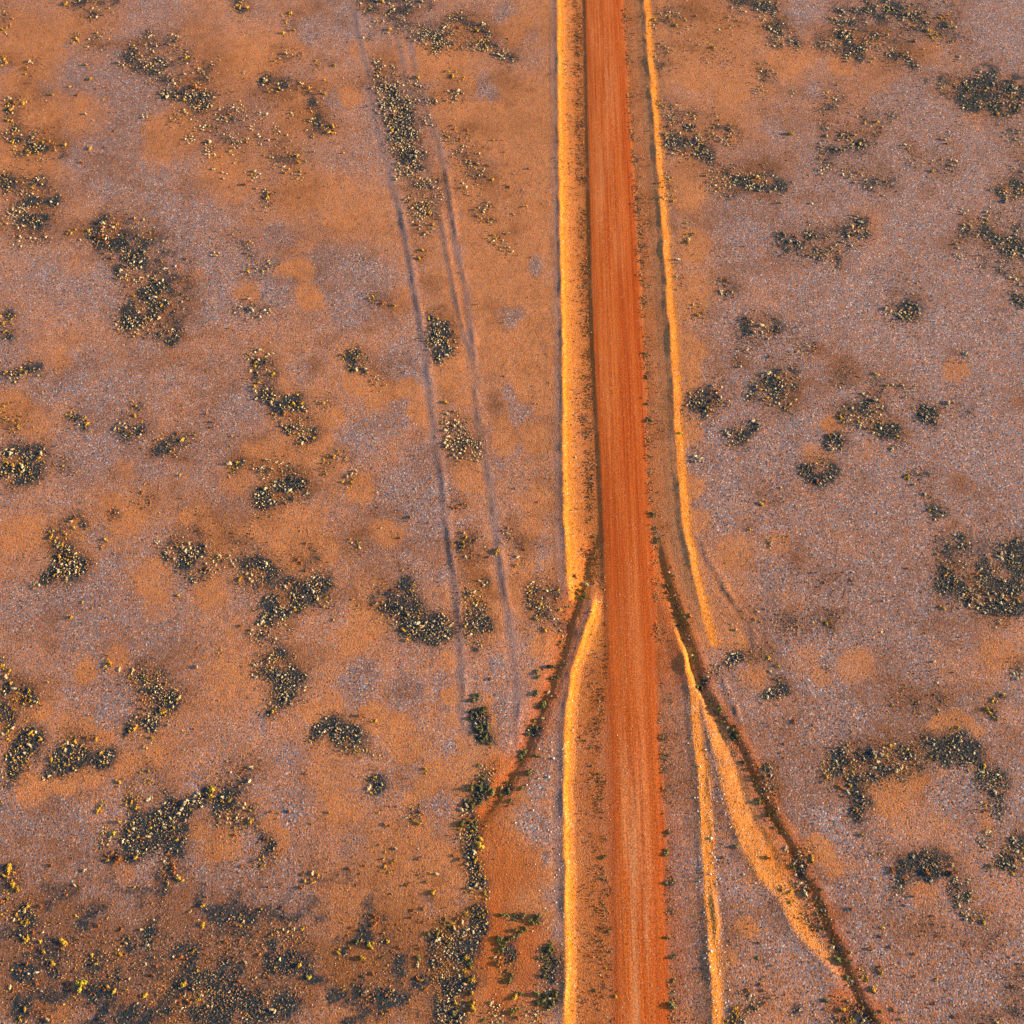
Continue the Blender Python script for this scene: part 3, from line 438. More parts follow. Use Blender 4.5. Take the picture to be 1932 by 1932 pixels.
def disc(field, gx, gy, r, k, inner=.45, outer=1.15, mode='screen', noise=None):
    """soft disc at global map coordinates (5796 wide) added to a field"""
    x0, y1 = at((gx - r * 1.8) / 3, (gy + r * 1.8) / 3); x1, y0 = at((gx + r * 1.8) / 3, (gy - r * 1.8) / 3)
    xs = [at((gx + a * r * 1.8) / 3, (gy + b * r * 1.8) / 3) for a in (-1, 1) for b in (-1, 1)]
    q = [sv(a, b) for a, b in xs]
    j0 = max(np.searchsorted(SA, min(a for a, b in q)) - 8, 0); j1 = np.searchsorted(SA, max(a for a, b in q)) + 8
    i0 = max(np.searchsorted(VA, min(b for a, b in q)) - 8, 0); i1 = np.searchsorted(VA, max(b for a, b in q)) + 8
    sl = (slice(i0, i1), slice(j0, j1))
    d = np.hypot(PXT[sl] - gx, PYT[sl] - gy) / r
    w = k * (1 - sstep(inner, outer, d))
    if noise is not None: w = w * noise[sl]
    if mode == 'screen': field[sl] = 1 - (1 - field[sl]) * (1 - np.clip(w, 0, 1))
    else: field[sl] += w

# sand / gravel, a coarse chart (0 grey gravel .. 9 orange sand), one digit every 121 pixels
CHART = ["6556645666664442", "6346754666664433", "7356765878654333", "5434566878544432", "4452436878643332", "4453455778643322",
         "5354645655543322", "4444753556534223", "6657754556443322", "4456555656454324", "4345465656444444", "6564465545544333",
         "5444475855444653", "5345466965446444", "4344455955444343", "5444454855445343"]
ch = np.array([[int(c) for c in r] for r in CHART], float) / 9
def chart(x, y):
    u = np.clip(x / 120.75 - .5, 0, 14.999); w = np.clip(y / 120.75 - .5, 0, 14.999)
    i = w.astype(int); j = u.astype(int); a = w - i; b = u - j
    a = a * a * (3 - 2 * a); b = b * b * (3 - 2 * b)
    return (ch[i, j] * (1 - b) + ch[i, j + 1] * b) * (1 - a) + (ch[i + 1, j] * (1 - b) + ch[i + 1, j + 1] * b) * a
sand = chart(PX + WX * 1.2, PY + WY * 1.2)
sand = np.clip(.37 - .07 * sstep(1290, 1400, PX) + (sand - .47) * 1.5 + .60 * fbm(SG, VG * .8, 9.0, 61, 4), 0, 1)
SANDS = [
 (0, 0, [(950,760,160,.35),(500,650,130,.35),(1250,1000,160,.2),(240,300,150,.25),(1480,400,80,.35),(1750,1050,150,.2),(1700,1540,80,.45),(1600,1550,60,.3),(1740,1700,90,.45),(1400,1650,80,.4),(1100,1560,60,.3),(200,700,150,.25),(470,1500,80,.2)]),
 (0, 1, [(60,370,110,.55),(1380,620,50,.5),(1460,610,60,.5),(1550,630,60,.5),(1640,660,50,.45),(120,1090,110,.5),(720,1010,90,.6),(640,920,60,.5),(1060,1020,60,.55),(1200,1040,60,.6),(1430,1080,60,.7),(1560,1110,60,.6),(1700,1130,60,.55),(1860,1160,80,.5),
   (870,1360,120,.4),(900,1500,100,.3),(1200,1420,100,.35),(500,1870,70,.55),(680,1790,70,.45),(1330,780,90,.3),(1880,430,60,.5),(1800,600,80,.2),(700,720,60,.3),(370,120,60,.3)]),
 (0, 2, [(250,170,60,.5),(400,230,40,.55),(520,260,50,.55),(600,320,50,.5),(680,480,70,.6),(760,450,50,.5),(850,420,50,.4),(500,550,70,.55),(200,620,120,.45),(350,590,80,.45),(1580,900,80,.7),(1540,790,50,.5),(1920,720,50,.8),(1280,920,110,.4),(1120,820,70,.4),
   (700,1060,90,.35),(1750,150,60,.5),(1880,120,60,.4),(1450,700,50,.2),(500,1150,150,.15),(950,1700,60,.5),(1050,1900,60,.5),(1600,1770,60,.45),(300,1850,100,.4)]),
 (1, 0, [(560,330,140,.45),(600,620,130,.4),(700,480,60,.4),(980,170,90,.5),(1000,700,200,.35),(1080,1000,160,.5),(900,1500,160,.4),(1100,1650,100,.35),(80,250,60,.2),(60,550,70,.35),(320,1700,90,.3),(1080,1300,110,.5),(820,640,80,.4)]),
 (1, 1, [(250,330,100,.55),(110,230,80,.5),(380,270,60,.5),(430,400,60,.5),(480,480,50,.3),(300,1090,90,.5),(230,1060,60,.3),(910,570,80,.6),(870,470,50,.4),(1060,260,90,.5),(1100,560,90,.3),(1120,380,60,.4),(620,170,110,.45),(700,300,60,.3),(1080,900,110,.3),
   (1020,1300,60,.4),(130,830,80,.5),(700,750,90,.3),(1050,1050,60,.4),(150,1580,100,.4),(50,1700,80,.35),(1160,1700,80,.35),(600,1800,60,.2)]),
 (1, 2, [(200,200,90,.5),(320,270,90,.45),(400,380,90,.4),(560,510,70,.8),(640,520,45,.8),(500,590,60,.6),(410,660,50,.5),(470,990,110,.85),(400,1080,110,.7),(560,1000,70,.75),(640,1130,45,.7),(560,1180,40,.6),(0,720,70,.8),(80,740,50,.5),(400,1330,70,.6),(330,1290,50,.5),
   (640,80,50,.6),(660,200,45,.7),(690,320,45,.8),(730,430,45,.7),(870,430,60,.6),(850,110,40,.5),(860,200,50,.5),(440,820,70,.4),(200,1880,100,.4),(420,1850,60,.3)]),
 (2, 0, [(60,400,100,.4),(250,480,90,.3),(200,200,120,.3),(560,350,100,.3),(900,360,80,.3),(1380,300,80,.2),(30,1100,100,.4),(30,1400,90,.5),(30,1700,100,.6),(1650,680,90,.3),(700,300,80,.2),(1700,1230,80,.15)]),
 (2, 1, [(40,60,90,.5),(20,200,80,.6),(40,500,80,.6),(20,800,80,.5),(60,1000,80,.45),(850,480,50,.5),(920,500,40,.3),(1560,150,70,.45),(740,640,60,.4),(820,670,50,.4),(1050,620,80,.2),(560,1150,80,.35),(300,1180,120,.3),(300,1700,60,.5),(1000,1830,120,.4),(700,1800,90,.3),
   (620,1480,80,.3),(400,1900,80,.4),(800,1900,60,.4),(350,950,80,.2),(1780,1780,110,.3)]),
 (2, 2, [(760,900,60,.8),(820,960,70,.85),(870,1040,60,.8),(960,1010,70,.3),(1440,230,50,.5),(1530,210,50,.55),(1620,230,45,.55),(1690,290,40,.5),(1180,620,110,.5),(1100,610,70,.5),(1300,570,70,.4),(1120,680,60,.4),(560,120,120,.2),(800,600,60,.1),(1700,800,60,.4),(1500,800,60,.2),
   (330,1380,60,.5),(250,1560,60,.5),(380,1120,50,.3),(1350,1180,80,.3),(600,830,40,.3)]),
]
GRAVELS = [
 (0, 0, [(430,430,90,.5),(330,370,70,.3),(250,520,70,.35),(430,920,60,.6),(490,1010,60,.55),(960,1210,80,.5),(1060,1300,70,.5),(1130,1430,60,.4),(1200,1650,80,.7),(1180,1760,80,.6),(1600,1330,90,.5),(1580,1660,90,.6),(1850,1500,90,.5),(1740,200,50,.5),(1780,150,70,.3),(620,1020,90,.3),(1900,580,60,.5),
   (250,1550,100,.3),(40,390,50,.4),(1680,400,80,.3)]),
 (0, 1, [(280,270,110,.5),(400,190,90,.3),(1400,360,100,.6),(1300,350,60,.3),(580,560,100,.6),(480,520,60,.3),(650,1230,70,.4),(1000,200,100,.2),(500,80,110,.3),(120,560,60,.3),(1780,860,80,.4),(1060,600,70,.2),(500,1500,150,.2),(1700,160,80,.4),(1350,950,100,.3),(100,1500,150,.25),(560,1100,60,.5),(850,700,120,.3)]),
 (0, 2, [(640,150,100,.4),(1680,700,120,.4),(350,760,120,.4),(1450,250,80,.3),(1650,430,100,.4),(400,1250,120,.3),(1700,1250,100,.3),(1100,550,60,.3),(150,800,90,.3),(1050,340,90,.2),(1350,1100,100,.3),(1750,1600,80,.35)]),
 (1, 0, [(830,500,80,.7),(880,560,60,.4),(940,100,80,.5),(1060,180,60,.4),(1110,1510,50,.6),(960,1800,70,.7),(1000,1760,50,.4),(80,1500,110,.5),(220,1680,90,.4),(60,1780,100,.5),(640,1230,40,.3),(20,80,60,.4),(350,1700,60,.2)]),
 (1, 1, [(300,400,110,.7),(130,580,130,.5),(450,650,90,.5),(520,800,80,.6),(450,950,90,.5),(520,1080,80,.5),(100,1880,110,.6),(480,200,60,.6),(350,120,100,.4),(940,300,60,.5),(980,420,60,.6),(1000,620,60,.3),(1130,1150,70,.5),(600,1330,60,.5),(700,1030,50,.3),(880,720,40,.2),(1080,1300,60,.3),(900,1830,60,.4),(550,1930,60,.3),(180,1220,90,.2)]),
 (1, 2, [(60,60,110,.5),(330,60,110,.5),(930,130,80,.5),(1010,330,60,.5),(620,350,60,.4),(600,700,90,.6),(560,850,70,.4),(650,900,50,.5),(1080,600,60,.7),(1130,500,60,.6),(1040,780,80,.6),(1120,850,90,.5),(1170,1000,50,.6),(1200,1200,60,.6),(1210,1400,50,.5),(200,620,70,.3),(60,900,90,.3),(500,1290,40,.4),(680,1230,50,.5),(1160,1700,60,.4)]),
 (2, 0, [(1700,150,140,.5),(1850,200,70,.4),(1590,60,60,.4),(1290,530,100,.6),(1150,600,80,.5),(1100,880,80,.7),(1040,850,50,.3),(1400,1020,90,.5),(1300,1010,70,.5),(720,980,60,.5),(650,80,90,.3),(1600,830,120,.4),(1680,1000,80,.4),(500,720,80,.3),(1300,1180,150,.3),(720,520,70,.4),(1400,420,60,.4),(1200,1330,90,.3),(430,1200,150,.2)]),
 (2, 1, [(1250,950,130,.5),(1050,1380,120,.5),(1150,1500,100,.4),(740,330,70,.4),(1560,700,150,.3),(1750,450,120,.3),(1200,780,80,.3),(1430,1450,60,.5),(950,600,60,.4),(400,470,50,.2),(650,1000,100,.2),(1350,1200,80,.3),(1280,100,80,.2)]),
 (2, 2, [(1500,640,110,.6),(1550,740,80,.4),(830,660,90,.6),(750,760,60,.4),(850,800,80,.4),(1000,1180,110,.6),(1080,1260,80,.4),(1850,60,90,.5),(1630,90,60,.5),(1300,1250,80,.3),(620,560,60,.3),(900,300,100,.2),(1500,1700,200,.2),(1100,1450,120,.3),(260,1000,40,.5),(210,640,30,.6),(1860,700,60,.4)]),
]
BROWNS = [
 (0, 0, [(1150,250,110,.3),(1250,350,110,.35),(1400,550,80,.25),(650,720,130,.25),(450,1100,60,.3),(1650,1130,100,.35),(1780,1050,90,.3),(1100,640,120,.25),(300,720,60,.3),(200,140,120,.25),(960,160,60,.3),(1700,1560,60,.3),(1400,1620,80,.25),(1720,1800,60,.3)]),
 (0, 1, [(1780,120,50,.8),(1780,160,30,.5),(1820,480,80,.4),(1100,540,40,.5),(640,980,45,.7),(620,900,50,.5),(1220,1020,100,.4),(1700,1200,110,.4),(1350,1120,80,.4),(250,600,60,.4),(60,420,80,.4),(480,650,30,.2),(1700,1740,60,.2),(1350,660,60,.3)]),
 (0, 2, [(430,290,80,.5),(800,480,60,.4),(1400,420,80,.4),(950,560,100,.4),(700,1040,100,.3),(1300,1420,300,.3),(400,1600,300,.4),(1000,1700,200,.4),(1700,450,60,.2),(1550,880,40,.3),(100,1650,200,.35),(1560,1560,300,.35)]),
 (1, 0, [(800,700,90,.35),(850,620,40,.5),(560,480,100,.25),(250,330,90,.4),(960,590,40,.5),(980,270,70,.4),(1000,1300,70,.5),(820,1020,80,.4),(620,1080,100,.3),(640,1760,110,.4),(860,1750,80,.4),(900,430,60,.2),(420,1420,80,.3),(500,1600,70,.3)]),
 (1, 1, [(860,300,40,.7),(870,380,50,.8),(900,460,50,.6),(590,290,60,.5),(960,1030,60,.5),(1000,1130,55,.8),(740,1110,50,.6),(820,1170,60,.5),(720,1290,90,.55),(780,1350,60,.5),(860,1430,60,.4),(1080,1390,90,.5),(440,530,60,.4),(160,780,60,.4),(660,900,60,.4),(730,640,100,.3),(1100,800,60,.2)]),
 (1, 2, [(460,1090,35,.8),(560,1100,50,.4),(200,1120,60,.5),(300,1040,40,.4),(400,400,100,.2),(340,560,60,.4),(200,1500,200,.45),(640,1600,160,.5),(560,1230,60,.4),(840,1460,60,.3),(300,1750,160,.4)]),
 (2, 0, [(200,60,160,.3),(420,900,110,.5),(520,950,80,.5),(600,870,50,.5),(1100,950,110,.4),(1370,920,80,.3),(1400,1090,60,.5),(860,450,60,.2),(1150,1180,80,.3),(1300,240,140,.25),(150,1350,100,.25),(250,1580,110,.3),(750,1650,70,.3),(1500,1400,60,.3),(650,470,60,.2)]),
 (2, 1, [(40,180,50,.6),(900,160,110,.4),(1180,180,110,.35),(860,480,60,.5),(720,660,60,.4),(1560,170,60,.4),(1020,790,80,.4),(400,800,100,.35),(480,880,80,.4),(380,1020,80,.4),(640,1190,90,.45),(650,1260,60,.4),(800,1340,80,.4),(640,1600,130,.5),(850,1580,80,.5),(1550,810,90,.4),(1450,620,60,.2),(1700,1000,60,.5),(1800,980,80,.4),(1530,1030,50,.5),(350,1560,80,.35)]),
 (2, 2, [(1450,950,60,.4),(1250,960,80,.4),(1080,970,50,.3),(860,380,80,.4),(1550,250,70,.3),(1250,80,100,.3),(1680,1460,150,.3),(1700,650,50,.4),(1680,760,60,.3),(300,1420,40,.4),(450,1550,60,.3),(1500,1500,150,.2),(700,450,60,.2)]),
]
REDS = [
 (1, 2, [(860,470,50,.8),(940,440,60,.5),(900,560,50,.9),(840,640,45,.9),(800,740,40,1),(800,820,45,.9),(850,830,70,.55),(900,900,90,.5),(880,1000,110,.55),(980,1040,120,.6),(1060,1100,80,.45),(900,1120,100,.7),(900,1220,80,.7),(870,1300,60,.9),(860,1420,80,.9),(1000,1400,130,.6),(1080,1480,100,.6),
   (1000,1550,100,.6),(860,1580,80,.9),(1050,1650,90,.55),(870,1700,80,.7),(800,1450,60,.9),(790,1560,60,.7),(900,1800,110,.7),(1060,1760,70,.5),(800,1250,30,.6),(1050,440,40,.7),(1090,330,40,.7),(1170,60,40,.7),(740,870,60,.5),(740,1030,60,.5)]),
 (1, 1, [(1320,1400,60,.5),(1330,1560,50,.6),(1290,1650,40,.7),(1250,1760,40,.7)]),
 (2, 2, [(500,850,40,.9),(510,950,50,.9),(560,1050,50,.7),(500,1000,40,.5),(900,1770,50,.9),(900,1850,70,.8),(1060,1850,80,.7),(1150,1900,80,.5),(440,820,40,.5),(830,1540,40,.5),(260,360,30,.7),(600,1060,40,.6),(720,1350,60,.6),(1000,1760,60,.5),(120,440,30,.5)]),
]

add = np.zeros_like(sand)
keepT = (PXT, PYT)
PXT = PX * 3 + 1.6 * WX + 50 * fbm(SG, VG, 7.0, 191, 4); PYT = PY * 3 + 1.3 * WY + 34 * fbm(SG, VG, 7.0, 197, 4)
for (c, r, pts) in SANDS:
    for (x, y, rad, k) in pts: disc(add, x + 1932 * c, y + 1932 * r, rad * 1.15, 1.5 * k, .5, 1.15, 'add')
for (c, r, pts) in GRAVELS:
    for (x, y, rad, k) in pts: disc(add, x + 1932 * c, y + 1932 * r, rad * 1.25, -k, .2, 1.2, 'add')
sand = np.clip(sand + np.clip(add, -.85, 1.0), 0, 1)
PXT, PYT = keepT
dark = np.zeros_like(sand); brown = np.zeros_like(sand); red = np.zeros_like(sand)
patchy = np.clip(.52 + 1.9 * fbm(SG, VG, 1.5, 71, 4), .06, 1)
for key, lst in PATCH.items():
    c, r = key
    for e in lst:
        for (x, y, rad) in e[0]:
            gx, gy = x + 1932 * c, y + 1932 * r
            disc(dark, gx, gy, rad * 1.1, e[1], .3, 1.3, 'screen', patchy)
            disc(dark, gx + 12, gy - 10, rad * 1.9 + 8, .42 * e[1] * (1.5 if gy > 5150 and gx < 2500 else 1), .1, 1.3, 'screen', patchy)
            disc(brown, gx + 22, gy - 18, rad * 1.8 + 14, .15 + .30 * e[1], .1, 1.2)
for (c, r, pts) in BROWNS:
    for (x, y, rad, k) in pts: disc(brown, x + 1932 * c, y + 1932 * r, rad * 1.2, k, .2, 1.2)
for (c, r, pts) in REDS:
    for (x, y, rad, k) in pts: disc(red, x + 1932 * c, y + 1932 * r, rad * 1.25, k, .05, 1.4)
WG = wiggle(SG, VG)
wl = np.where(VG > vrow(1130), f(WL1, VG), f(WL2, VG)) - WG; wr = np.where(VG > vrow(1215), f(WR1, VG), f(WR2, VG)) - WG
rl, rr = f(RE_L, VG), f(RE_R, VG)
eg2 = .12 * fbm(SG, VG, .7, 87, 3)
eg = .12 * fbm(SG, VG * .4, .8, 81, 3)
eg = eg + .35 * fbm(SG, VG, .8, 83, 3)
road = sstep(-.8, .5, SG - rl + eg) * (1 - sstep(-.5, .9, SG - rr + eg))
bank = sstep(-.15, .12, SG - wl + eg2) * (1 - road) * (SG < rl + 1) * (1 - .35 * sstep(1.5, 3.2, SG - wl))  # sun-facing slopes get a brighter yellow: sunlight put into the soil colour
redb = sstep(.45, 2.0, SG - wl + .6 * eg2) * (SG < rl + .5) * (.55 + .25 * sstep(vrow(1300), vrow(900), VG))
bank = bank * (1 - .80 * redb)  # painted brightness fades to red-brown away from the lit crest
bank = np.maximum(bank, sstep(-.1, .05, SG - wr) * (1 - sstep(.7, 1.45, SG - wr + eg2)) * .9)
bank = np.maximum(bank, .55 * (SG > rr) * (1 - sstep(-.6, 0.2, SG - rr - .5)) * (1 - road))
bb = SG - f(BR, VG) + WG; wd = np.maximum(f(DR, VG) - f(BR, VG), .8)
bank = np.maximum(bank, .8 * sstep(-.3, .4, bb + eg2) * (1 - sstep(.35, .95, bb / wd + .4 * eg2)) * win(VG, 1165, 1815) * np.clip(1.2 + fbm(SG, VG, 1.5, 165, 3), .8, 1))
for L, w_, y0, y1 in ((DL, 1.5, 1000, 1580), (DR, 1.1, 1030, 2400)):
    red = np.maximum(red, np.exp(-((SG - f(L, VG) + .7 * WG - .1) / w_) ** 2) * win(VG, y0, y1) * .9)
red = np.maximum(red, .5 * sstep(1.3, .1, np.abs(SG - rr + .5 + eg)) * road)
red = np.maximum(red, redb * .50)
rv = (SG > rr) * (SG < wr - .1) * sstep(3.2, .3, SG - rr + eg2) * (1 - road) * np.clip(.75 + fbm(SG, VG * .4, 1.5, 231, 3), .3, 1)
red = np.maximum(red, rv * .62)
throat = (SG > rr - .1) * (SG < f(DR, VG) + .8) * win(VG, 1020, 1300, 3.0)
red = np.maximum(red, throat * .9)
lowverge = sstep(.6, 1.3, SG - wl + eg2) * (SG < rl + .3) * (VG < vrow(1230))
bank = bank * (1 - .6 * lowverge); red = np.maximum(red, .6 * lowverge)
sand = np.clip(sand + .5 * (SG > rr) * (SG < wr) * sstep(vrow(1300), vrow(1000), VG), 0, 1)
red = np.maximum(red, .7 * road * sstep(vrow(300), vrow(600), VG) * sstep(vrow(1350), vrow(1000), VG) * sstep(.2, -.2, fbm(SG, VG * .05, 1.5, 161, 2)))
verge = np.clip(np.exp(-((SG - wl - 3.2) / 1.1) ** 2) * (SG < rl + .4), 0, 1)
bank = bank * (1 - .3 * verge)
brown = np.maximum(brown * (1 - .8 * road) * (1 - .75 * bank) * (1 - .6 * np.clip(add, 0, 1)), verge * (.35 + .6 * sstep(-.3, .3, fbm(SG, VG, .9, 171, 3))))
low = (1 - .8 * np.clip(add, 0, 1)) * (.48 * sstep(.0, .5, fbm(SG, VG * 1.6, 7.0, 101, 4)) + .30 * sstep(.05, .5, fbm(SG, VG * 1.4, 1.6, 107, 3))) * (1 - road) * (1 - np.clip(bank, 0, 1))
corner = sstep(1520, 1800, PY + WY * 2) * sstep(1080, 700, PX + WX * 2)
low = low + corner * (.25 + .45 * sstep(-.2, .4, fbm(SG, VG, 2.4, 201, 4)))
dark = 1 - (1 - dark) * (1 - corner * .75 * sstep(.0, .4, fbm(SG, VG, 1.8, 205, 4)))
brown = np.clip(brown + low, 0, 1)
glow = np.exp(-np.minimum(np.abs(SG - wl), np.abs(SG - wr)) / 3.5)
sand = np.clip(sand + .25 * glow, 0, 1)
tracks = np.zeros_like(sand)
for L, w_, y0, y1 in ((TA, .6, 150, 1380), (TA, .5, -400, 300), (TB, .55, 60, 1400), (TC, .4, 60, 700)):
    tracks = np.maximum(tracks, np.exp(-((SG - f(L, VG) + .25 + .4 * fbm(SG, VG * .5, 1.2, 141, 3)) / w_) ** 2) * win(VG, y0, y1, 5) * np.clip(.9 + 1.0 * fbm(SG, VG * .6, 2.2, 145, 3), .3, 1))
tracks = np.maximum(tracks, .8 * np.exp(-((SG - wl + .55) / .45) ** 2))       # grey-mauve shade on the windrow's outer side, put into the colour
dark = dark * (1 - road) * (1 - .6 * tracks)

# normals of the height field, shared by all pieces cut from it
gv, gs = np.gradient(HG, VA, SA)
nrm = np.stack([-gs, -gv, np.ones_like(HG)], -1)
nrm /= np.linalg.norm(nrm, axis=-1, keepdims=True)

# class of each cell
sc = (SG[:-1, :-1] + SG[1:, 1:]) / 2; vc = (VG[:-1, :-1] + VG[1:, 1:]) / 2
cls = np.zeros(sc.shape, int)
def band(L, a, b, y0, y1, k):
    d = sc - f(L, vc)
    cls[(d > a) & (d < b) & (vc < vrow(y0)) & (vc > vrow(y1))] = k
band(TA, -.55, .5, -300, 1300, 6); band(TB, -.5, .5, 60, 1330, 7)
wlc = np.where(vc > vrow(1130), f(WL1, vc), f(WL2, vc)); wrc = np.where(vc > vrow(1215), f(WR1, vc), f(WR2, vc))
inc = (sc > f(RE_L, vc)) & (sc < f(RE_R, vc))
band(DL, -.9, .6, 1030, 1560, 4); band(DR, -.9, .6, 1040, 2300, 5)
cls[(sc > wlc - .5) & (sc < wlc + 1.7) & (cls == 0)] = 2
cls[(sc > wrc - .6) & (sc < wrc + .9) & (cls == 0)] = 3
cls[inc] = 1

# ------------------------------------------------------------------ materials
def new_mat(name, rough=.9):
    m = bpy.data.materials.new(name); m.use_nodes = True
    nt = m.node_tree; b = nt.nodes['Principled BSDF']
    b.inputs['Roughness'].default_value = rough
    b.inputs['Specular IOR Level'].default_value = .15
    return m, nt, b
class N:
    def __init__(s, nt): s.nt = nt
    def new(s, t, **k):
        n = s.nt.nodes.new(t)
        for a, b in k.items(): setattr(n, a, b)
        return n
    def link(s, a, b): s.nt.links.new(a, b)
    def attr(s, name): return s.new('ShaderNodeAttribute', attribute_name=name).outputs['Fac']
    def val(s, x, sock):
        if isinstance(x, (int, float)): sock.default_value = x
        elif isinstance(x, tuple): sock.default_value = x + ((1,) if len(x) == 3 else ())
        else: s.link(x, sock)
    def mix(s, fac, a, b, mode='MIX'):
        n = s.new('ShaderNodeMix', data_type='RGBA', blend_type=mode)
        s.val(fac, n.inputs[0]); s.val(a, n.inputs[6]); s.val(b, n.inputs[7]); return n.outputs[2]
    def math(s, op, a, b=0.0, clamp=False):
        n = s.new('ShaderNodeMath', operation=op, use_clamp=clamp)
        s.val(a, n.inputs[0]); s.val(b, n.inputs[1]); return n.outputs[0]
    def noise(s, vec, scale, detail=3.0, rough=.6):
        n = s.new('ShaderNodeTexNoise'); s.link(vec, n.inputs['Vector'])
        n.inputs['Scale'].default_value = scale; n.inputs['Detail'].default_value = detail; n.inputs['Roughness'].default_value = rough
        return n.outputs['Fac']
    def rng(s, x, a, b, c=0.0, d=1.0):
        n = s.new('ShaderNodeMapRange'); s.val(x, n.inputs[0])
        for i, q in enumerate((a, b, c, d)): n.inputs[i + 1].default_value = q
        return n.outputs[0]
def ground_material():
    m, nt, b = new_mat('desert soil', .95)
    n = N(nt)
    co = n.new('ShaderNodeTexCoord').outputs['Object']
    fine = n.noise(co, 6.5, 3.0, .85)
    fine2 = n.noise(co, 3.2, 4.0, .75)
    mid = n.noise(co, .9, 4.0, .65)
    vor = n.new('ShaderNodeTexVoronoi'); n.link(co, vor.inputs['Vector']); vor.inputs['Scale'].default_value = 7.2
    cell = n.new('ShaderNodeSeparateColor'); n.link(vor.outputs['Color'], cell.inputs[0])
    # gibber gravel: a mosaic of rust, mauve and pale stones
    g = n.mix(n.rng(cell.outputs[0], .25, .75), G_RUST, G_MAUVE)
    g = n.mix(n.rng(cell.outputs[1], .86, .98), g, G_PALE)
    g = n.mix(n.rng(cell.outputs[2], .80, .95), g, G_DARK)
    g = n.mix(n.rng(mid, .35, .7), g, n.mix(.30, g, G_MAUVE))
    sd = n.mix(n.rng(mid, .3, .7), SAND_A, SAND_B)
    sd = n.mix(n.rng(cell.outputs[1], .7, 1.0, 0, .55), sd, G_RUST)
    sa = n.math('ADD', n.attr('sand'), n.math('ADD', n.rng(fine, .2, .8, -.45, .45), n.rng(fine2, .3, .7, -.25, .25)))
    sd = n.mix(n.rng(cell.outputs[0], .72, .98, 0, .5), sd, G_MAUVE)
    sd = n.mix(n.rng(cell.outputs[2], .84, .97, 0, .7), sd, (.13, .07, .05))
    sd = n.mix(n.rng(fine2, .52, .72, 0, .55), sd, (.25, .12, .06))
    g = n.mix(n.rng(fine2, .54, .70, 0, .6), g, (.12, .095, .09))
    col = n.mix(n.rng(sa, .2, .9, 0, .88), g, sd)
    col = n.mix(n.math('MULTIPLY', n.attr('track'), n.rng(fine2, .2, .6, .45, .95)), col, n.mix(n.rng(cell.outputs[0], .2, .8), (.25, .19, .22), (.26, .155, .12)))
    col = n.mix(n.math('MULTIPLY', n.attr('brown'), n.rng(fine2, .25, .65, .35, 1.0)), col, BROWN)
    col = n.mix(n.math('MULTIPLY', n.attr('red'), .85), col, n.mix(n.rng(mid, .3, .7), REDSOIL, REDSOIL2))
    bk = n.mix(n.rng(fine, .3, .7), BANK_LIT_A, BANK_LIT_B)
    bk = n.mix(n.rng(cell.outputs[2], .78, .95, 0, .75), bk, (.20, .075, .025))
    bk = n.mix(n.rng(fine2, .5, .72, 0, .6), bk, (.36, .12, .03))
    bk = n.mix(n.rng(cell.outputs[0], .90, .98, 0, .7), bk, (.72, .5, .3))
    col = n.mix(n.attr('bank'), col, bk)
    # road: long streaks left by tyres and the grader
    mp = n.new('ShaderNodeMapping'); n.link(co, mp.inputs[0]); mp.inputs['Scale'].default_value = (1.0, .012, 1.0)
    st = n.noise(mp.outputs[0], 3.2, 6.0, .78)
    mp2 = n.new('ShaderNodeMapping'); n.link(co, mp2.inputs[0]); mp2.inputs['Scale'].default_value = (1.0, .05, 1.0)
    st2 = n.noise(mp2.outputs[0], 1.1, 3.0, .6)
    rc = n.mix(n.rng(st, .42, .60), ROAD_A, ROAD_B)
    rc = n.mix(n.rng(st, .34, .44, .55, 0), rc, (.22, .045, .010))
    rc = n.mix(n.math('MULTIPLY', n.rng(st2, .42, .68), n.attr('roadpale')), rc, ROAD_C)
    rc = n.mix(n.rng(cell.outputs[2], .93, .995, 0, .35), rc, (.55, .36, .26))
    rc = n.mix(n.math('MULTIPLY', n.attr('red'), n.rng(st, .35, .65, 1.0, .45)), rc, ROAD_RED)
    col = n.mix(n.attr('road'), col, rc)
    dk = n.mix(n.rng(cell.outputs[0], .4, .9), DARK_A, DARK_B)
    dk = n.mix(n.rng(cell.outputs[1], .88, .97), dk, (.20, .12, .07))
    da = n.math('ADD', n.attr('dark'), n.rng(fine2, .25, .75, -.28, .28))
    col = n.mix(n.rng(da, .18, .70, 0, .94), col, dk)
    # brightness grain
    col = n.mix(n.rng(n.attr('sand'), .3, 1.0, 1.0, .75), col, n.mix(n.rng(fine, .25, .75), (.12, .13, .17), (1.85, 1.80, 1.75)), 'MULTIPLY')
    n.link(col, b.inputs['Base Color'])
    bump = n.new('ShaderNodeBump'); bump.inputs['Distance'].default_value = .07
    hh = n.math('ADD', n.math('MULTIPLY', fine, .6), n.math('MULTIPLY', vor.outputs['Distance'], -.5))
    rs = n.math('MULTIPLY', st, .45)
    hh2 = n.math('ADD', n.math('MULTIPLY', hh, n.rng(n.attr('road'), 0, 1, 1, .35)), n.math('MULTIPLY', rs, n.attr('road')))
    n.link(hh2, bump.inputs['Height'])
    bump.inputs['Strength'].default_value = .8
    n.link(bump.outputs[0], b.inputs['Normal'])
    return m
G_RUST = (.44, .165, .058); G_MAUVE = (.190, .192, .240); G_PALE = (.60, .55, .56); G_DARK = (.035, .035, .045)
SAND_A = (.56, .235, .080); SAND_B = (.50, .165, .040)
BROWN = (.185, .070, .024); REDSOIL = (.36, .075, .010); REDSOIL2 = (.46, .13, .025)
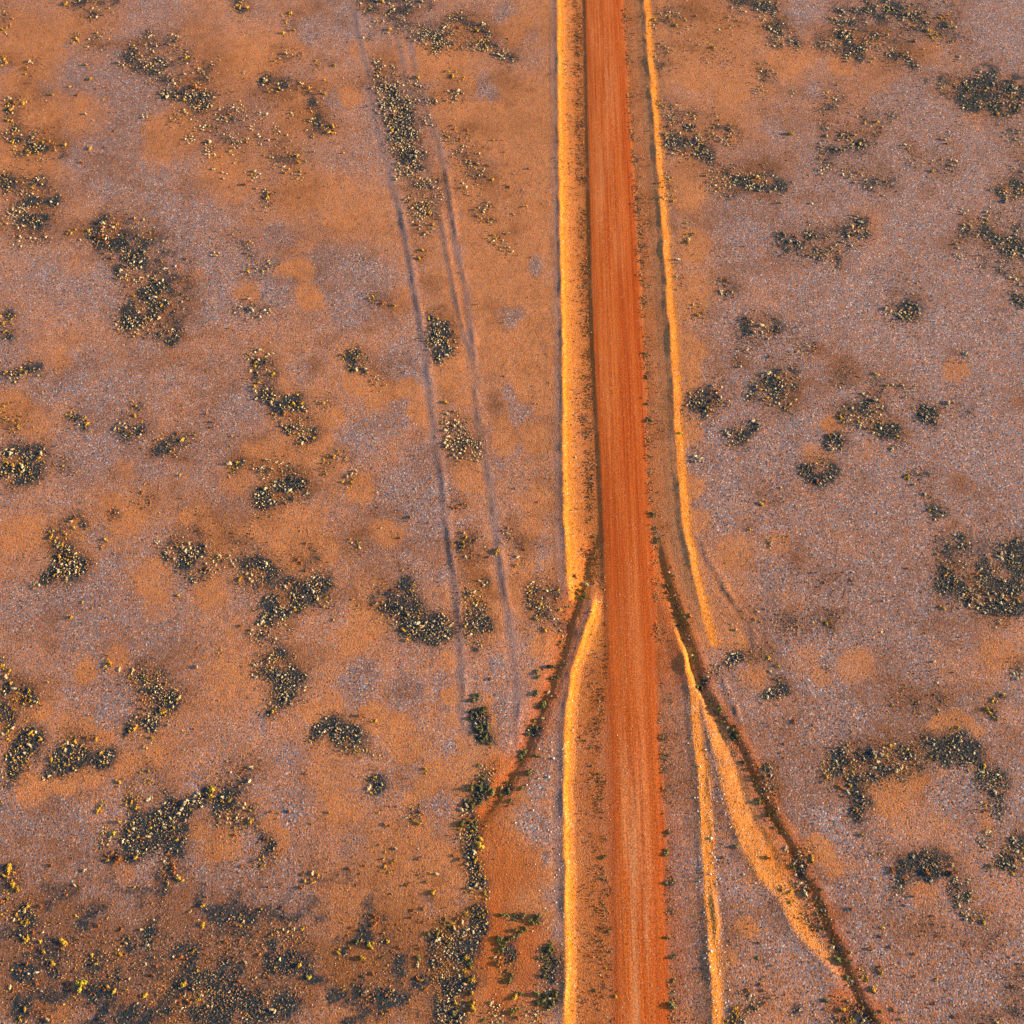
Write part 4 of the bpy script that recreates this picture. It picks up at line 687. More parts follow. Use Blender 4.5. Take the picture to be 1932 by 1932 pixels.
BANK_LIT_A = (.80, .31, .030); BANK_LIT_B = (.62, .18, .015)  # orange soil brightened to yellow for the sunlit slopes
ROAD_A = (.40, .072, .009); ROAD_B = (.52, .140, .028); ROAD_C = (.60, .26, .11); ROAD_RED = (.38, .062, .006)
DARK_A = (.008, .026, .038); DARK_B = (.022, .046, .064)
MG = ground_material()

roadpale = sstep(-3.1, -.5, SG - rr) * 0 + (.40 + .6 * sstep(vrow(1250), vrow(1900), VG) - .25 * sstep(vrow(300), vrow(700), VG) * sstep(vrow(1350), vrow(1000), VG)) * sstep(1.0, .2, np.abs((SG - (rl + rr) / 2) / np.maximum((rr - rl) / 2, .5) + .15))
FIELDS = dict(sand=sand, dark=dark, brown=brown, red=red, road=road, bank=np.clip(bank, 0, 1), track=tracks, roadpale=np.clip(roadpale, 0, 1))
def set_mesh(me, co, faces, k):
    me.vertices.add(len(co)); me.vertices.foreach_set('co', np.ascontiguousarray(co, dtype=np.float32).ravel())
    nf = len(faces)
    me.loops.add(nf * k); me.loops.foreach_set('vertex_index', np.ascontiguousarray(faces, dtype=np.int32).ravel())
    me.polygons.add(nf)
    me.polygons.foreach_set('loop_start', np.arange(0, nf * k, k, dtype=np.int32))
    me.update(calc_edges=True)
ij = np.arange(NV * NS).reshape(NV, NS)
quads = np.stack([ij[:-1, :-1], ij[:-1, 1:], ij[1:, 1:], ij[1:, :-1]], -1)
allco = np.stack([SG, VG, HG], -1).reshape(-1, 3); alln = nrm.reshape(-1, 3)
def terrain_piece(name, k, label, cat):
    q = quads[cls == k]
    used, inv = np.unique(q, return_inverse=True)
    me = bpy.data.meshes.new(name)
    set_mesh(me, allco[used], inv.reshape(-1, 4), 4)
    me.polygons.foreach_set('use_smooth', np.ones(len(q), bool))
    for a, F in FIELDS.items():
        at_ = me.attributes.new(a, 'FLOAT', 'POINT'); at_.data.foreach_set('value', F.reshape(-1)[used].astype(np.float32))
    me.normals_split_custom_set_from_vertices(alln[used])
    me.materials.append(MG)
    o = bpy.data.objects.new(name, me); C.objects.link(o)
    o.rotation_euler = (0, 0, -PSI)
    o['kind'] = 'structure'; o['label'] = label; o['category'] = cat
    return o
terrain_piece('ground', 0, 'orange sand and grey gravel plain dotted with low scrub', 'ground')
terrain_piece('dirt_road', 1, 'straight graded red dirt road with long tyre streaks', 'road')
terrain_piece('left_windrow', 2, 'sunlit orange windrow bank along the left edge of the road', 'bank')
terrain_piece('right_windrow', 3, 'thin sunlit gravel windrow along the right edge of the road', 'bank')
terrain_piece('left_drain', 4, 'narrow red drainage cut angling away to the lower left of the road', 'drain')
terrain_piece('right_drain', 5, 'long red drainage cut angling away to the lower right of the road', 'drain')
terrain_piece('left_track', 6, 'outer faint wheel track left of the road', 'track')
terrain_piece('inner_track', 7, 'inner faint wheel track, nearer the road', 'track')

# ------------------------------------------------------------------ shrubs
def plant_mat(name, a, b_, rough=.85, tint=False):
    m, nt, b = new_mat(name, rough)
    n = N(nt)
    co = n.new('ShaderNodeTexCoord').outputs['Object']
    geo = n.new('ShaderNodeNewGeometry').outputs['Position']
    x = n.noise(geo, 11.0, 2.0, .7)
    if tint:
        at_ = n.new('ShaderNodeAttribute', attribute_name='tint').outputs['Color']
        col = n.mix(1.0, at_, n.mix(n.rng(x, .3, .7), (.6, .62, .65), (1.25, 1.22, 1.15)), 'MULTIPLY')
    else:
        col = n.mix(n.rng(x, .35, .65), a, b_)
        oi = n.new('ShaderNodeObjectInfo').outputs['Random']
        if name.startswith('pale'):
            w = n.new('ShaderNodeMath', operation='FRACT'); n.link(n.math('MULTIPLY', oi, 7.31), w.inputs[0])
            col = n.mix(n.rng(w.outputs[0], .72, .97, 0, .7), col, (.60, .34, .12))
        col = n.mix(1.0, col, n.mix(oi, (.6, .60, .60), (1.2, 1.17, 1.14)), 'MULTIPLY')
    n.link(col, b.inputs['Base Color'])
    return m
KINDS = {   # name: colours (dark, light), words
    'pale':  ((.46, .38, .23), (.82, .69, .45)),
    'gold':  ((.34, .21, .03), (.68, .42, .05)),
    'rust':  ((.20, .07, .025), (.44, .17, .05)),
    'olive': ((.075, .085, .035), (.20, .20, .075)),
}
PM = {k: plant_mat(k + ' foliage', *v) for k, v in KINDS.items()}
PM['lime'] = plant_mat('lime foliage', (.34, .31, .03), (.66, .58, .07))
MT = plant_mat('mixed foliage', None, None, tint=True)

def ico(sub):
    import bmesh
    bm = bmesh.new(); bmesh.ops.create_icosphere(bm, subdivisions=sub, radius=1)
    v = np.array([p.co[:] for p in bm.verts]); fc = np.array([[q.index for q in p.verts] for p in bm.faces]); bm.free()
    return v, fc
ICO1, ICO2 = ico(1), ico(2)      # 20 and 80 faces
ICO0 = ICO1
def shrub_geo(nl, seed, base=ICO2, leaves=70, rough=.28):
    """a low rounded shrub one metre across: lobes of broken foliage with leaf sprays standing out"""
    r = np.random.default_rng(seed); V = []; F = []; off = 0
    for k in range(nl):
        v, fc = base
        a = r.uniform(0, 2 * math.pi); d = 0 if k == 0 else r.uniform(.20, .42)
        rad = .25 if k == 0 else r.uniform(.10, .22)
        p = v * (1 + rough * (r.random(len(v))[:, None] - .5) * 2) * rad
        p[:, 2] *= .85
        p = p + [d * math.cos(a), d * math.sin(a), rad * .62 + (.06 if k == 0 else r.uniform(-.02, .1))]
        V.append(p); F.append(fc + off); off += len(v)
    P = np.concatenate(V)
    if leaves:
        idx = r.integers(0, len(P), leaves)
        c = P[idx]; out = c - [0, 0, .15]; out /= np.linalg.norm(out, axis=1, keepdims=True) + 1e-6
        t1 = r.normal(size=(leaves, 3)) * .055
        L = np.stack([c - t1, c + t1, c + out * r.uniform(.06, .22, (leaves, 1)) + r.normal(size=(leaves, 3)) * .02], 1)
        V.append(L.reshape(-1, 3)); F.append(np.arange(leaves * 3).reshape(-1, 3) + off)
    P = np.concatenate(V); P[:, 2] = np.maximum(P[:, 2], -.08)
    return P, np.concatenate(F)
def mesh_from(name, P, Fc, mat):
    me = bpy.data.meshes.new(name); set_mesh(me, P, Fc, 3); me.materials.append(mat); return me
SHAPES = [shrub_geo(5 + i % 3, 100 + i, ICO1 if i % 2 else ICO2, 110, .42) for i in range(7)]
SMESH = {k: [mesh_from(k + '_shrub', P, Fc, PM[k]) for P, Fc in SHAPES] for k in PM}
SMALL = [shrub_geo(2 + i % 3, 300 + i, ICO1, 22, .55) for i in range(6)]

MB = plant_mat('dry wood', (.20, .15, .11), (.34, .28, .22))
def twigs(seed):
    """bare branches rising from the foot of the shrub and standing out of its foliage"""
    r = np.random.default_rng(seed); V = []; F = []
    for k in range(11):
        a = r.uniform(0, 6.28); e = r.uniform(.35, 1.2); L = r.uniform(.46, .64)
        d = np.array([math.cos(a) * math.cos(e), math.sin(a) * math.cos(e), math.sin(e)])
        u = np.cross(d, [0, 0, 1]); u /= np.linalg.norm(u); w = np.cross(d, u)
        for t, th in ((0, .020), (1, .007)):
            for j in range(3):
                b_ = j * 2.094; V.append(d * L * t + (u * math.cos(b_) + w * math.sin(b_)) * th)
        o_ = k * 6
        for j in range(3):
            q = (j + 1) % 3; F += [[o_ + j, o_ + q, o_ + 3 + q], [o_ + j, o_ + 3 + q, o_ + 3 + j]]
        F.append([o_ + 3, o_ + 4, o_ + 5])
    return mesh_from('branches', np.array(V), np.array(F), MB)
TWIGS = [twigs(70 + i) for i in range(3)]
items = []      # (kind, X, Y, diameter, patch id)
cover = []      # low dark plants
def pick(discs, n):
    w = np.array([d[2] ** 2 for d in discs], float); w /= w.sum()
    k = rng.choice(len(discs), n, p=w)
    a = rng.uniform(0, 2 * math.pi, n); q = np.sqrt(rng.random(n)) * 1.02
    D = np.array(discs, float)[k]
    return D[:, 0] + D[:, 2] * q * np.cos(a), D[:, 1] + D[:, 2] * q * np.sin(a)
NAMES = []
SIZE = {'pale': (.14, .38), 'gold': (.17, .42), 'rust': (.15, .38), 'olive': (.30, .62)}
occ = {}
def free(X, Y, d):
    g = (int(X * 2), int(Y * 2))
    for i in (-1, 0, 1):
        for j in (-1, 0, 1):
            for (a, b, c) in occ.get((g[0] + i, g[1] + j), ()):
                if math.hypot(a - X, b - Y) < .42 * (c + d): return False
    occ.setdefault(g, []).append((X, Y, d)); return True
for key, lst in PATCH.items():
    c, r = key
    for e in lst:
        pid = len(NAMES); NAMES.append(e[6] if len(e) > 6 else None)
        G = [(x + 1932 * c, y + 1932 * r, q) for x, y, q in e[0]]
        for kind, n in zip(('pale', 'gold', 'rust', 'olive'), e[2:6]):
            if not n: continue
            small = (n / sum(q * q for _, _, q in G)) if 0 else 0
            need = int(n * ((.5 if len(e) > 7 and c == 1 else 1.05) if kind in ('pale', 'olive') else 1.0)); tries = 0
            while need > 0 and tries < 8:
                tries += 1
                gx, gy = pick(G, need)
                X, Y = at(gx / 3, gy / 3)
                lo, hi = SIZE[kind]
                D = lo + (hi - lo) * rng.random(len(X)) ** 1.7
                if len(e) > 7: D = D * e[7]
                D = np.where(rng.random(len(D)) < .06, D * 1.3, D) * (1 if len(e) > 7 else (1.0 + .45 * np.clip((Y - 15) / 140, 0, 1)))
                clump = vn(X, Y, 1.5, 151) + .5 * vn(X, Y, .6, 153) + .35 * (rng.random(len(X)) - .5)
                for a, b, d, cl in zip(X, Y, D, clump):
                    if cl < (-.02 if e[1] > .6 else -.12) and tries < 5: continue
                    if free(a, b, d): items.append((kind, a, b, d, pid)); need -= 1
        for x, y, q in G:
            X, Y = at(x / 3, y / 3); ppm = 3 * FPX / (Y * ST + H * CT)
            area = math.pi * (q / ppm) ** 2 * 1.3
            n = int(area * e[1] * 12.0 + .5)
            if n:
                gx, gy = pick([(x, y, q * 1.25)], n)
                X, Y = at(gx / 3, gy / 3)
                cover.append(np.stack([X, Y], 1))
cover = np.concatenate(cover)
_s, _v = sv(cover[:, 0], cover[:, 1])
cover = cover[(fbm(_s, _v, 1.5, 71, 4) + .3 * (rng.random(len(cover)) - .5)) > -.15]

for L, y0, y1, n in ((DR, 1060, 1960, 400), (DL, 1030, 1540, 90)):
    V_ = vrow(y1) + (vrow(y0) - vrow(y1)) * rng.random(n); S_ = f(L, V_) + .25 + .38 * rng.normal(size=n)
    ok = vn(S_, V_, 2.2, 211) > -.16
    X_, Y_ = xy(S_, V_)
    NAMES.append(None)
    for a, b, o_ in zip(X_, Y_, ok):
        d = rng.uniform(.16, .46); k = ('olive', 'olive', 'pale', 'rust', 'rust')[rng.integers(0, 5)]
        if o_ and free(a, b, d): items.append((k, float(a), float(b), d, len(NAMES) - 1))

# shrubs one can point at: column, row, x, y, kind, diameter, words
SINGLES = [
 (0,2,465,1700,'lime',.95,'!largest lime-yellow shrub, in two lobes near the bottom left corner, upper lobe'),
 (0,2,455,1735,'lime',.70,'!lower lobe shrub of the largest lime-yellow bush near the bottom left corner'),
 (0,2,1750,1672,'lime',.55,'!lime-yellow shrub at the right end of the scrub left of the tall dark patch'),
 (1,2,160,1487,'lime',.60,'!round lime-yellow shrub left of the tall dark patch near the bottom'),
 (1,2,122,1560,'gold',.66,'!dull golden shrub just below the round lime-yellow one near the bottom'),
 (0,0,1110,500,'rust',.95,'!big dark rust bush inside the pale scrub at upper left'),
 (0,0,1095,490,'rust',.65,'!smaller rust bush touching the left side of the big rust bush'),
 (0,0,1750,500,'gold',.55,'!bright golden shrub at the right end of the hook strip top'),
 (0,0,1838,532,'gold',.55,'!bright golden shrub at the outer bend of the hook strip'),
 (0,0,1885,715,'gold',.62,'!orange-gold shrub at the lower tip of the hook strip'),
 (0,0,1187,715,'gold',.45,'!golden shrub alone in the cream shrubs of the upper left'),
 (0,0,1240,645,'rust',.42,'!red-orange tuft among the pale shrubs of the upper left'),
 (0,0,435,228,'gold',.55,'!golden shrub on the right of the small pair at the far upper left'),
 (0,0,1840,456,'gold',.42,'!small golden shrub standing alone above the hook strip'),
 (0,0,1490,1245,'rust',.40,'!orange tuft alone on sand below the small pale clump at upper left'),
 (0,0,565,1345,'rust',.8,'!orange-rust bush in the upper left of the big dark patch'),
 (0,0,600,1375,'rust',.6,'!lower orange-rust bush in the big dark patch'),
 (1,0,160,150,'gold',.42,'!round golden shrub just right of the outer track at the top'),
 (1,0,1880,72,'gold',.42,'!yellow shrub right of the right windrow at the top edge'),
 (1,0,480,1320,'gold',.5,'!golden shrub at the lower tip of the scrub patch between the tracks'),
 (1,0,830,935,'gold',.45,'!bright golden shrub at the right side of the scattered rusty patch'),
 (1,1,590,345,'gold',.55,'!yellow shrub above the cream patch between the tracks'),
 (1,1,883,1190,'gold',.58,'!golden shrub standing on the inner wheel track'),
 (1,1,1105,1572,'gold',.50,'!golden shrub below the patch left of the drain mouth'),
 (1,1,1290,1500,'gold',.42,'!yellow shrub nearest the broken end of the left windrow'),
 (1,1,1185,1840,'olive',.72,'!round olive shrub beside the left drain, highest on it'),
 (1,1,1245,1697,'olive',.42,'!little yellow-green shrub between patch and left drain'),
 (1,1,845,1910,'olive',.40,'!little olive shrub left of the inner track in the lower part'),
 (1,1,1190,1905,'olive',.50,'!olive shrub just below the round one beside the left drain'),
 (1,1,1740,440,'olive',.55,'!dark grey-green shrub on the right edge of the road surface at mid-height'),
 (1,1,1735,350,'olive',.50,'!grey-green shrub on the right edge of the road surface, above the darker one'),
 (1,1,1703,315,'olive',.34,'!small blue-grey shrub inside the right edge of the road'),
 (1,1,1733,200,'olive',.45,'!dark little shrub on the right edge of the road, well above mid-height'),
 (1,1,1800,850,'olive',.32,'!tiny black shrub on the mauve verge right of the road'),
 (1,1,1918,520,'lime',.45,'!bright lime-yellow shrub on the right windrow'),
 (2,1,1275,765,'gold',.58,'!golden shrub with a dark left side on the right plain'),
 (2,1,1480,1515,'gold',.40,'!small yellow shrub below the great blue-black patch'),
 (2,1,1450,1505,'rust',.35,'!small orange tuft left of the yellow shrub below the great patch'),
 (2,1,478,322,'gold',.45,'!yellow shrub at the lower left of the dark patch right of the road'),
 (2,1,533,208,'gold',.45,'!yellow shrub at the top of the dark patch right of the road'),
 (2,0,275,705,'gold',.50,'!orange-gold pair at the right tip of the patch right of the road'),
 (2,0,1400,178,'gold',.62,'!bright yellow-gold bush inside the big scrub ring, upper one'),
 (2,0,157,1080,'gold',.38,'!yellow dot shrub at the left foot of the long dark patch'),
 (2,0,205,1068,'gold',.38,'!second yellow dot shrub at the left foot of the long dark patch'),
 (2,0,20,115,'gold',.40,'!golden shrub right of the windrow near the top'),
 (2,0,1775,1808,'gold',.36,'!small orange-gold shrub alone on the right plain'),
 (2,0,1035,1020,'pale',.40,'!pale shrub on top of the low curved strip of the right plain'),
 (2,2,432,670,'olive',.66,'!yellow-green shrub on the left lip of the right drain'),
 (2,2,518,777,'olive',.50,'!olive shrub inside the right drain below its bend'),
 (2,2,210,140,'olive',.46,'!olive shrub near the upper end of the right drain'),
 (2,2,477,985,'rust',.52,'!orange bush on the red bank of the right drain'),
 (2,2,462,526,'gold',.38,'!yellow shrub in the grey clump beside the right drain'),
 (2,2,585,935,'pale',.42,'!cream shrub alone on the lip of the right drain'),
 (2,2,1187,1068,'rust',.62,'!orange-rust bush at the left end of the black patch'),
 (2,2,1385,1080,'rust',.55,'!orange bush at the foot of the black patch'),
 (2,2,1523,1078,'rust',.52,'!orange bush at the right end of the black patch'),
 (2,2,893,592,'rust',.48,'!orange bush at the inner corner of the right arch'),
 (2,2,1745,1045,'olive',.55,'!yellow-green shrub left of the dark patch on the right edge'),
 (2,2,1080,1735,'gold',.58,'!golden bush at the lower end of the yellow clump by the drain'),
 (0,2,1203,605,'lime',.58,'!lime-yellow shrub on top of the dark arch at lower left'),
 (0,2,1195,640,'gold',.55,'!golden shrub just below the lime-yellow one on the dark arch'),
 (0,2,675,790,'gold',.60,'!golden shrub on the outer left side of the dark arch'),
 (0,2,645,850,'lime',.45,'!yellow-green shrub left of the dark arch foot'),
 (0,2,770,990,'gold',.42,'!golden dot shrub below the left foot of the dark arch'),
 (0,2,1417,790,'gold',.58,'!golden shrub on the right foot of the dark arch'),
 (0,2,985,1040,'rust',.62,'!bright orange bush under the stem of the dark arch'),
 (0,2,672,1000,'rust',.66,'!orange bush with a black left side below the dark arch'),
 (0,2,1012,1105,'gold',.62,'!golden and cream bush at the foot of the arch stem'),
 (0,2,1330,862,'rust',.40,'!flat red-brown tuft under the right foot of the dark arch'),
 (0,2,75,1148,'gold',.66,'!large golden shrub by the left edge, upper of two'),
 (0,2,100,1172,'gold',.50,'!smaller golden shrub by the left edge, lower right of the large one'),
 (0,2,50,1055,'gold',.66,'!golden bush at the top of the left edge row near the bottom'),
 (0,2,150,1358,'gold',.52,'!golden shrub in the lower left row above the two lowest'),
 (0,2,150,1460,'gold',.46,'!golden shrub lower in the lower left row'),
 (0,2,360,1470,'gold',.62,'!golden shrub right of the lower left row'),
 (0,2,298,1594,'gold',.50,'!golden shrub left of the largest lime-yellow bush, above it'),
 (0,2,230,325,'gold',.50,'!golden shrub on the right rim of the dark patch at the left edge'),
 (0,2,170,290,'gold',.50,'!golden shrub on the top rim of the narrow dark patch at the left edge'),
 (0,2,1040,1712,'gold',.52,'!golden shrub above the long dark patch on the bottom edge'),
 (0,2,1145,1372,'gold',.46,'!golden shrub alone in the lower middle left'),
 (1,2,1108,62,'olive',.70,'!olive shrub left of the left drain above the dark shrub'),
 (1,2,1140,130,'olive',.66,'!blackish shrub in the left drain'),
 (1,2,1035,392,'olive',.52,'!olive shrub in the left drain below the dark clump'),
 (1,2,1060,512,'olive',.60,'!round olive shrub right of the left drain'),
 (1,2,1022,598,'olive',.42,'!grey-green shrub right of the drain, next below the round one'),
 (1,2,788,885,'gold',.60,'!orange-gold bush on the right side of the scrub line, upper'),
 (1,2,785,930,'gold',.66,'!orange-gold bush on the right side of the scrub line, lower'),
 (1,2,440,798,'gold',.46,'!golden shrub at the foot of a small rusty clump'),
 (1,2,905,1450,'olive',.58,'!olive bush at the left of the ring on red soil'),
 (1,2,890,1585,'rust',.62,'!orange bush left of the olive ones on red soil'),
 (1,2,705,1560,'gold',.50,'!golden shrub on the right rim of the tall dark patch, uppermost'),
 (1,2,700,1632,'gold',.50,'!orange-gold shrub on the right rim of the tall dark patch'),
 (1,2,740,1683,'gold',.62,'!golden shrub right of the tall dark patch, middle'),
 (1,2,740,1752,'gold',.50,'!golden shrub right of the tall dark patch, lower'),
 (1,2,742,1835,'gold',.76,'!largest golden shrub right of the tall dark patch at the bottom'),
 (1,2,1190,1500,'olive',.66,'!yellow-green bush at the top of the clump beside the bright bank'),
 (1,2,985,1778,'gold',.46,'!golden shrub left of the bottom clump beside the bright bank'),
 (1,2,965,1868,'gold',.52,'!golden shrub on red soil near the bottom edge'),
 (1,2,1870,1825,'olive',.60,'!olive shrub on the right road edge at the bottom'),
 (1,2,1880,1550,'olive',.42,'!olive shrub on the right road edge near the bottom'),
]
# white rocks: column, row, x, y, diameter
ROCKS = [(2,2,128,380,.22),(2,2,98,475,.22),(2,2,85,597,.15),(2,2,105,575,.18),(2,2,68,652,.18),(2,2,165,780,.19),(2,2,161,882,.36),(2,2,168,1020,.18),(2,2,157,1085,.27),(2,2,165,965,.16),(2,2,268,822,.15),(2,2,242,738,.14),
 (2,2,345,1085,.19),(2,2,412,1136,.18),(2,2,160,1520,.30),(2,2,152,1610,.24),(2,2,208,1648,.17),(2,2,192,1140,.16),(2,2,205,1460,.16),(2,2,30,343,.16),(2,2,265,1740,.2),(2,2,372,1052,.15),(2,2,120,1562,.14),(2,2,84,322,.15),(2,2,95,1125,.16),(2,2,125,1560,.14),
 (1,2,1086,724,.22),(1,2,1201,430,.30),(1,2,1175,536,.26),(1,2,985,795,.20),(1,2,1305,102,.20),(1,2,1310,266,.18),(1,2,1250,380,.15),(1,2,1115,830,.14),(1,2,1192,382,.16),(1,2,1140,515,.15),(1,2,1050,580,.2),(1,2,1062,600,.15),(1,2,1115,545,.15),(1,2,1075,668,.12),
 (1,2,1205,1180,.14),(1,2,1215,1245,.17),(1,2,1218,1090,.14),(1,2,1232,1060,.16)]

for (c, r, x, y, kind, dia, words) in SINGLES:
    X, Y = at(*T(c, r, x, y)); NAMES.append(words); items.append((kind, float(X), float(Y), dia, len(NAMES) - 1))

# how large each shows in the picture
vis = []
for it in items:
    x, y = px(it[1], it[2]); dep = it[2] * ST + H * CT
    on = 0 <= x <= 1932 and 0 <= y <= 1932
    vis.append((it[3] * FPX / dep) if on else 0)
vis = np.array(vis)
one = np.zeros(len(items), bool)
for k in ('pale', 'gold', 'rust', 'olive', 'lime'):
    idx = [i for i, it in enumerate(items) if it[0] == k and vis[i] > 0]
    idx.sort(key=lambda i: -vis[i])
    one[idx[:300 if k in ('pale', 'gold') else 200]] = True
print('shrubs', len(items), 'single', int(one.sum()), 'cover', len(cover))

ORD = ['leftmost', 'second from the left', 'third from the left', 'fourth from the left', 'fifth from the left', 'sixth from the left',
       'seventh from the left', 'eighth from the left', 'ninth from the left', 'tenth from the left', 'eleventh from the left', 'twelfth from the left']
def where(x, y):
    """a place in words for a picture point"""
    X, Y = at(x, y); s, v = sv(X, Y)
    b = ('near the top edge' if y < 240 else 'in the upper part' if y < 560 else 'above mid-height' if y < 966 else 'below mid-height' if y < 1290
         else 'in the lower part' if y < 1610 else 'near the bottom edge')
    a, t, l, r_ = float(f(TA, v)), float(f(TB, v)), float(f(WL1, v)), float(f(WR2 if v < vrow(1215) else WR1, v))
    if s < a:
        z = 'at the far left' if x < 230 else 'on the left plain' if x < 480 else 'left of the wheel tracks'
    elif s < t: z = 'between the two wheel tracks'
    elif s < l - .6: z = 'between wheel track and road bank'
    elif s < float(f(RE_L, v)) + .3: z = 'on the left road verge'
    elif s < r_ + .8: z = 'on the right road verge'
    elif s < float(f(DR, v)) + 2.2 and y > 1150: z = 'along the right drain'
    else: z = 'just right of the road' if x < 1430 else 'on the right plain' if x < 1680 else 'at the far right'
    return z + ' ' + b
WORD = {'pale': 'pale saltbush', 'gold': 'golden shrub', 'rust': 'rusty shrub', 'olive': 'olive shrub', 'lime': 'lime-yellow shrub'}
CAT = {'pale': 'saltbush', 'gold': 'shrub', 'rust': 'shrub', 'olive': 'shrub', 'lime': 'shrub'}
groups = {}
for i, it in enumerate(items):
    if not one[i]: continue
    x, y = px(it[1], it[2])
    nm = NAMES[it[4]]
    if nm and nm.startswith('!'):
        groups.setdefault(('!', nm[1:], i), []).append(i); continue
    X, Y = it[1], it[2]
    size = 'large' if it[3] > .41 else 'mid-sized' if it[3] > .33 else 'small'
    groups.setdefault((it[0], size, nm or where(float(x), float(y))), []).append(i)
GROUPWORD = {'pale': 'pale saltbushes scattered over the plain', 'gold': 'golden shrubs scattered over the plain', 'rust': 'rust-brown shrubs scattered over the plain',
             'olive': 'olive-green shrubs along the drains', 'lime': 'bright lime-yellow shrubs'}
OBJ = {'pale': 'saltbush', 'gold': 'golden_shrub', 'rust': 'rusty_shrub', 'olive': 'olive_shrub', 'lime': 'lime_shrub'}
def ordinal(q, n):
    if n == 1: return ''
    if q == n - 1: return ', rightmost'
    if q == 0: return ', leftmost'
    w = ORD[q] if q < n / 2 else ORD[n - 1 - q].replace('left', 'right')
    return ', ' + w.replace('from the ', 'from ')
split = {}
for key, idx in groups.items():
    rows_ = 1 if len(idx) <= 16 else 2 if len(idx) <= 34 else 3
    idx.sort(key=lambda i: float(px(items[i][1], items[i][2])[1]))
    for k in range(rows_):
        part = idx[len(idx) * k // rows_: len(idx) * (k + 1) // rows_]
        split[key + (('', ) if rows_ == 1 else (('upper ', 'lower ') if rows_ == 2 else ('upper ', 'central ', 'lower '))[k:k + 1])] = part
for key, idx in split.items():
    idx.sort(key=lambda i: float(px(items[i][1], items[i][2])[0]))
    n = len(idx)
    for q, i in enumerate(idx):
        kind, X, Y, d, pid = items[i]
        if key[0] == '!': lab = key[1]
        else: lab = key[1] + ' ' + key[3] + WORD[kind] + ' ' + key[2] + ordinal(q, n)
        if len(lab.split()) > 16: lab = lab.replace(' the ', ' ').replace(' just ', ' ')
        if len(lab.split()) > 16: lab = lab.replace(' of dark ', ' dark ').replace('upper part of ', 'top of ').replace(' in upper part', ' above').replace(' in lower half', '').replace('mid-sized', 'medium')
        if len(lab.split()) > 16: print('LONG', len(lab.split()), lab)
        me = SMESH[kind][rng.integers(0, 7)]
        if key[0] == '!':
            o = bpy.data.objects.new(OBJ[kind], None); C.objects.link(o); o.empty_display_size = .3
            for nm_, mm in (('foliage', me), ('branches', TWIGS[q % 3])):
                ch_ = bpy.data.objects.new(nm_, mm); C.objects.link(ch_); ch_.parent = o
        else:
            o = bpy.data.objects.new(OBJ[kind], me); C.objects.link(o)
        o.location = (X, Y, float(ground_z(X, Y)) - .02)
        o.rotation_euler = (0, 0, rng.uniform(0, 6.28))
        o.scale = (d * rng.uniform(.75, 1.35), d * rng.uniform(.75, 1.2), d * rng.uniform(.7, 1.15))
        o['label'] = lab; o['category'] = CAT[kind]; o['group'] = GROUPWORD[kind]

def scatter(name, mats_geo, P, diam, zs, tint, mat, label, cat, sink=.02):
    """many copies of small shapes joined into one mesh"""
    V = []; F = []; TT = []; off = 0
    which = rng.integers(0, len(mats_geo), len(P))
    for k, (v, fc) in enumerate(mats_geo):
        m = which == k; n = int(m.sum())
        if not n: continue
        a = rng.uniform(0, 2 * math.pi, n); ca, sa = np.cos(a)[:, None], np.sin(a)[:, None]
        D = diam[m][:, None]; Z = zs[m][:, None]
        x = (v[None, :, 0] * ca - v[None, :, 1] * sa) * D + P[m, 0][:, None]
        y = (v[None, :, 0] * sa + v[None, :, 1] * ca) * D + P[m, 1][:, None]
        z = v[None, :, 2] * Z + ground_z(P[m, 0], P[m, 1])[:, None] - sink
        V.append(np.stack([x, y, z], -1).reshape(-1, 3))
        F.append((fc[None] + (np.arange(n) * len(v))[:, None, None] + off).reshape(-1, 3)); off += n * len(v)
        TT.append(np.repeat(tint[m], len(v), 0))
    V = np.concatenate(V); F = np.concatenate(F); TT = np.concatenate(TT)
    me = bpy.data.meshes.new(name); set_mesh(me, V, F, 3)
    at_ = me.attributes.new('tint', 'FLOAT_COLOR', 'POINT')
    at_.data.foreach_set('color', np.concatenate([TT, np.ones((len(TT), 1))], 1).astype(np.float32).ravel())
    me.materials.append(mat)
    o = bpy.data.objects.new(name, me); C.objects.link(o)
    o['kind'] = 'stuff'; o['label'] = label; o['category'] = cat
    return o
rest = [it for i, it in enumerate(items) if not one[i]]
cr = {k: (np.array(v[0]) + np.array(v[1])) / 2 for k, v in KINDS.items()}
for kd, nm, lb in (('pale', 'far_saltbush', 'hundreds of small pale saltbushes in the scrub patches'), ('gold', 'far_golden_shrub', 'small golden shrubs scattered through the scrub'),
                   ('rust', 'far_rusty_shrub', 'small rust-brown shrubs and dry tufts across the plain'), ('olive', 'far_olive_shrub', 'small olive-green shrubs along the verges')):
    rr_ = [it for it in rest if it[0] == kd]
    if not rr_: continue
    P = np.array([[it[1], it[2]] for it in rr_]); D = np.array([it[3] for it in rr_])
    tn = cr[kd][None] * rng.uniform(.7, 1.25, (len(P), 1)) * rng.uniform(.93, 1.07, (len(P), 3))
    if kd == 'pale':
        wm = rng.random(len(P)) < .18; tn[wm] = np.array([.52, .30, .11]) * rng.uniform(.6, 1.3, (int(wm.sum()), 1))
    scatter(nm, SMALL, P, D * rng.uniform(.8, 1.25, len(D)), D * rng.uniform(.7, 1.15, len(D)), tn, MT, lb, 'shrubs')
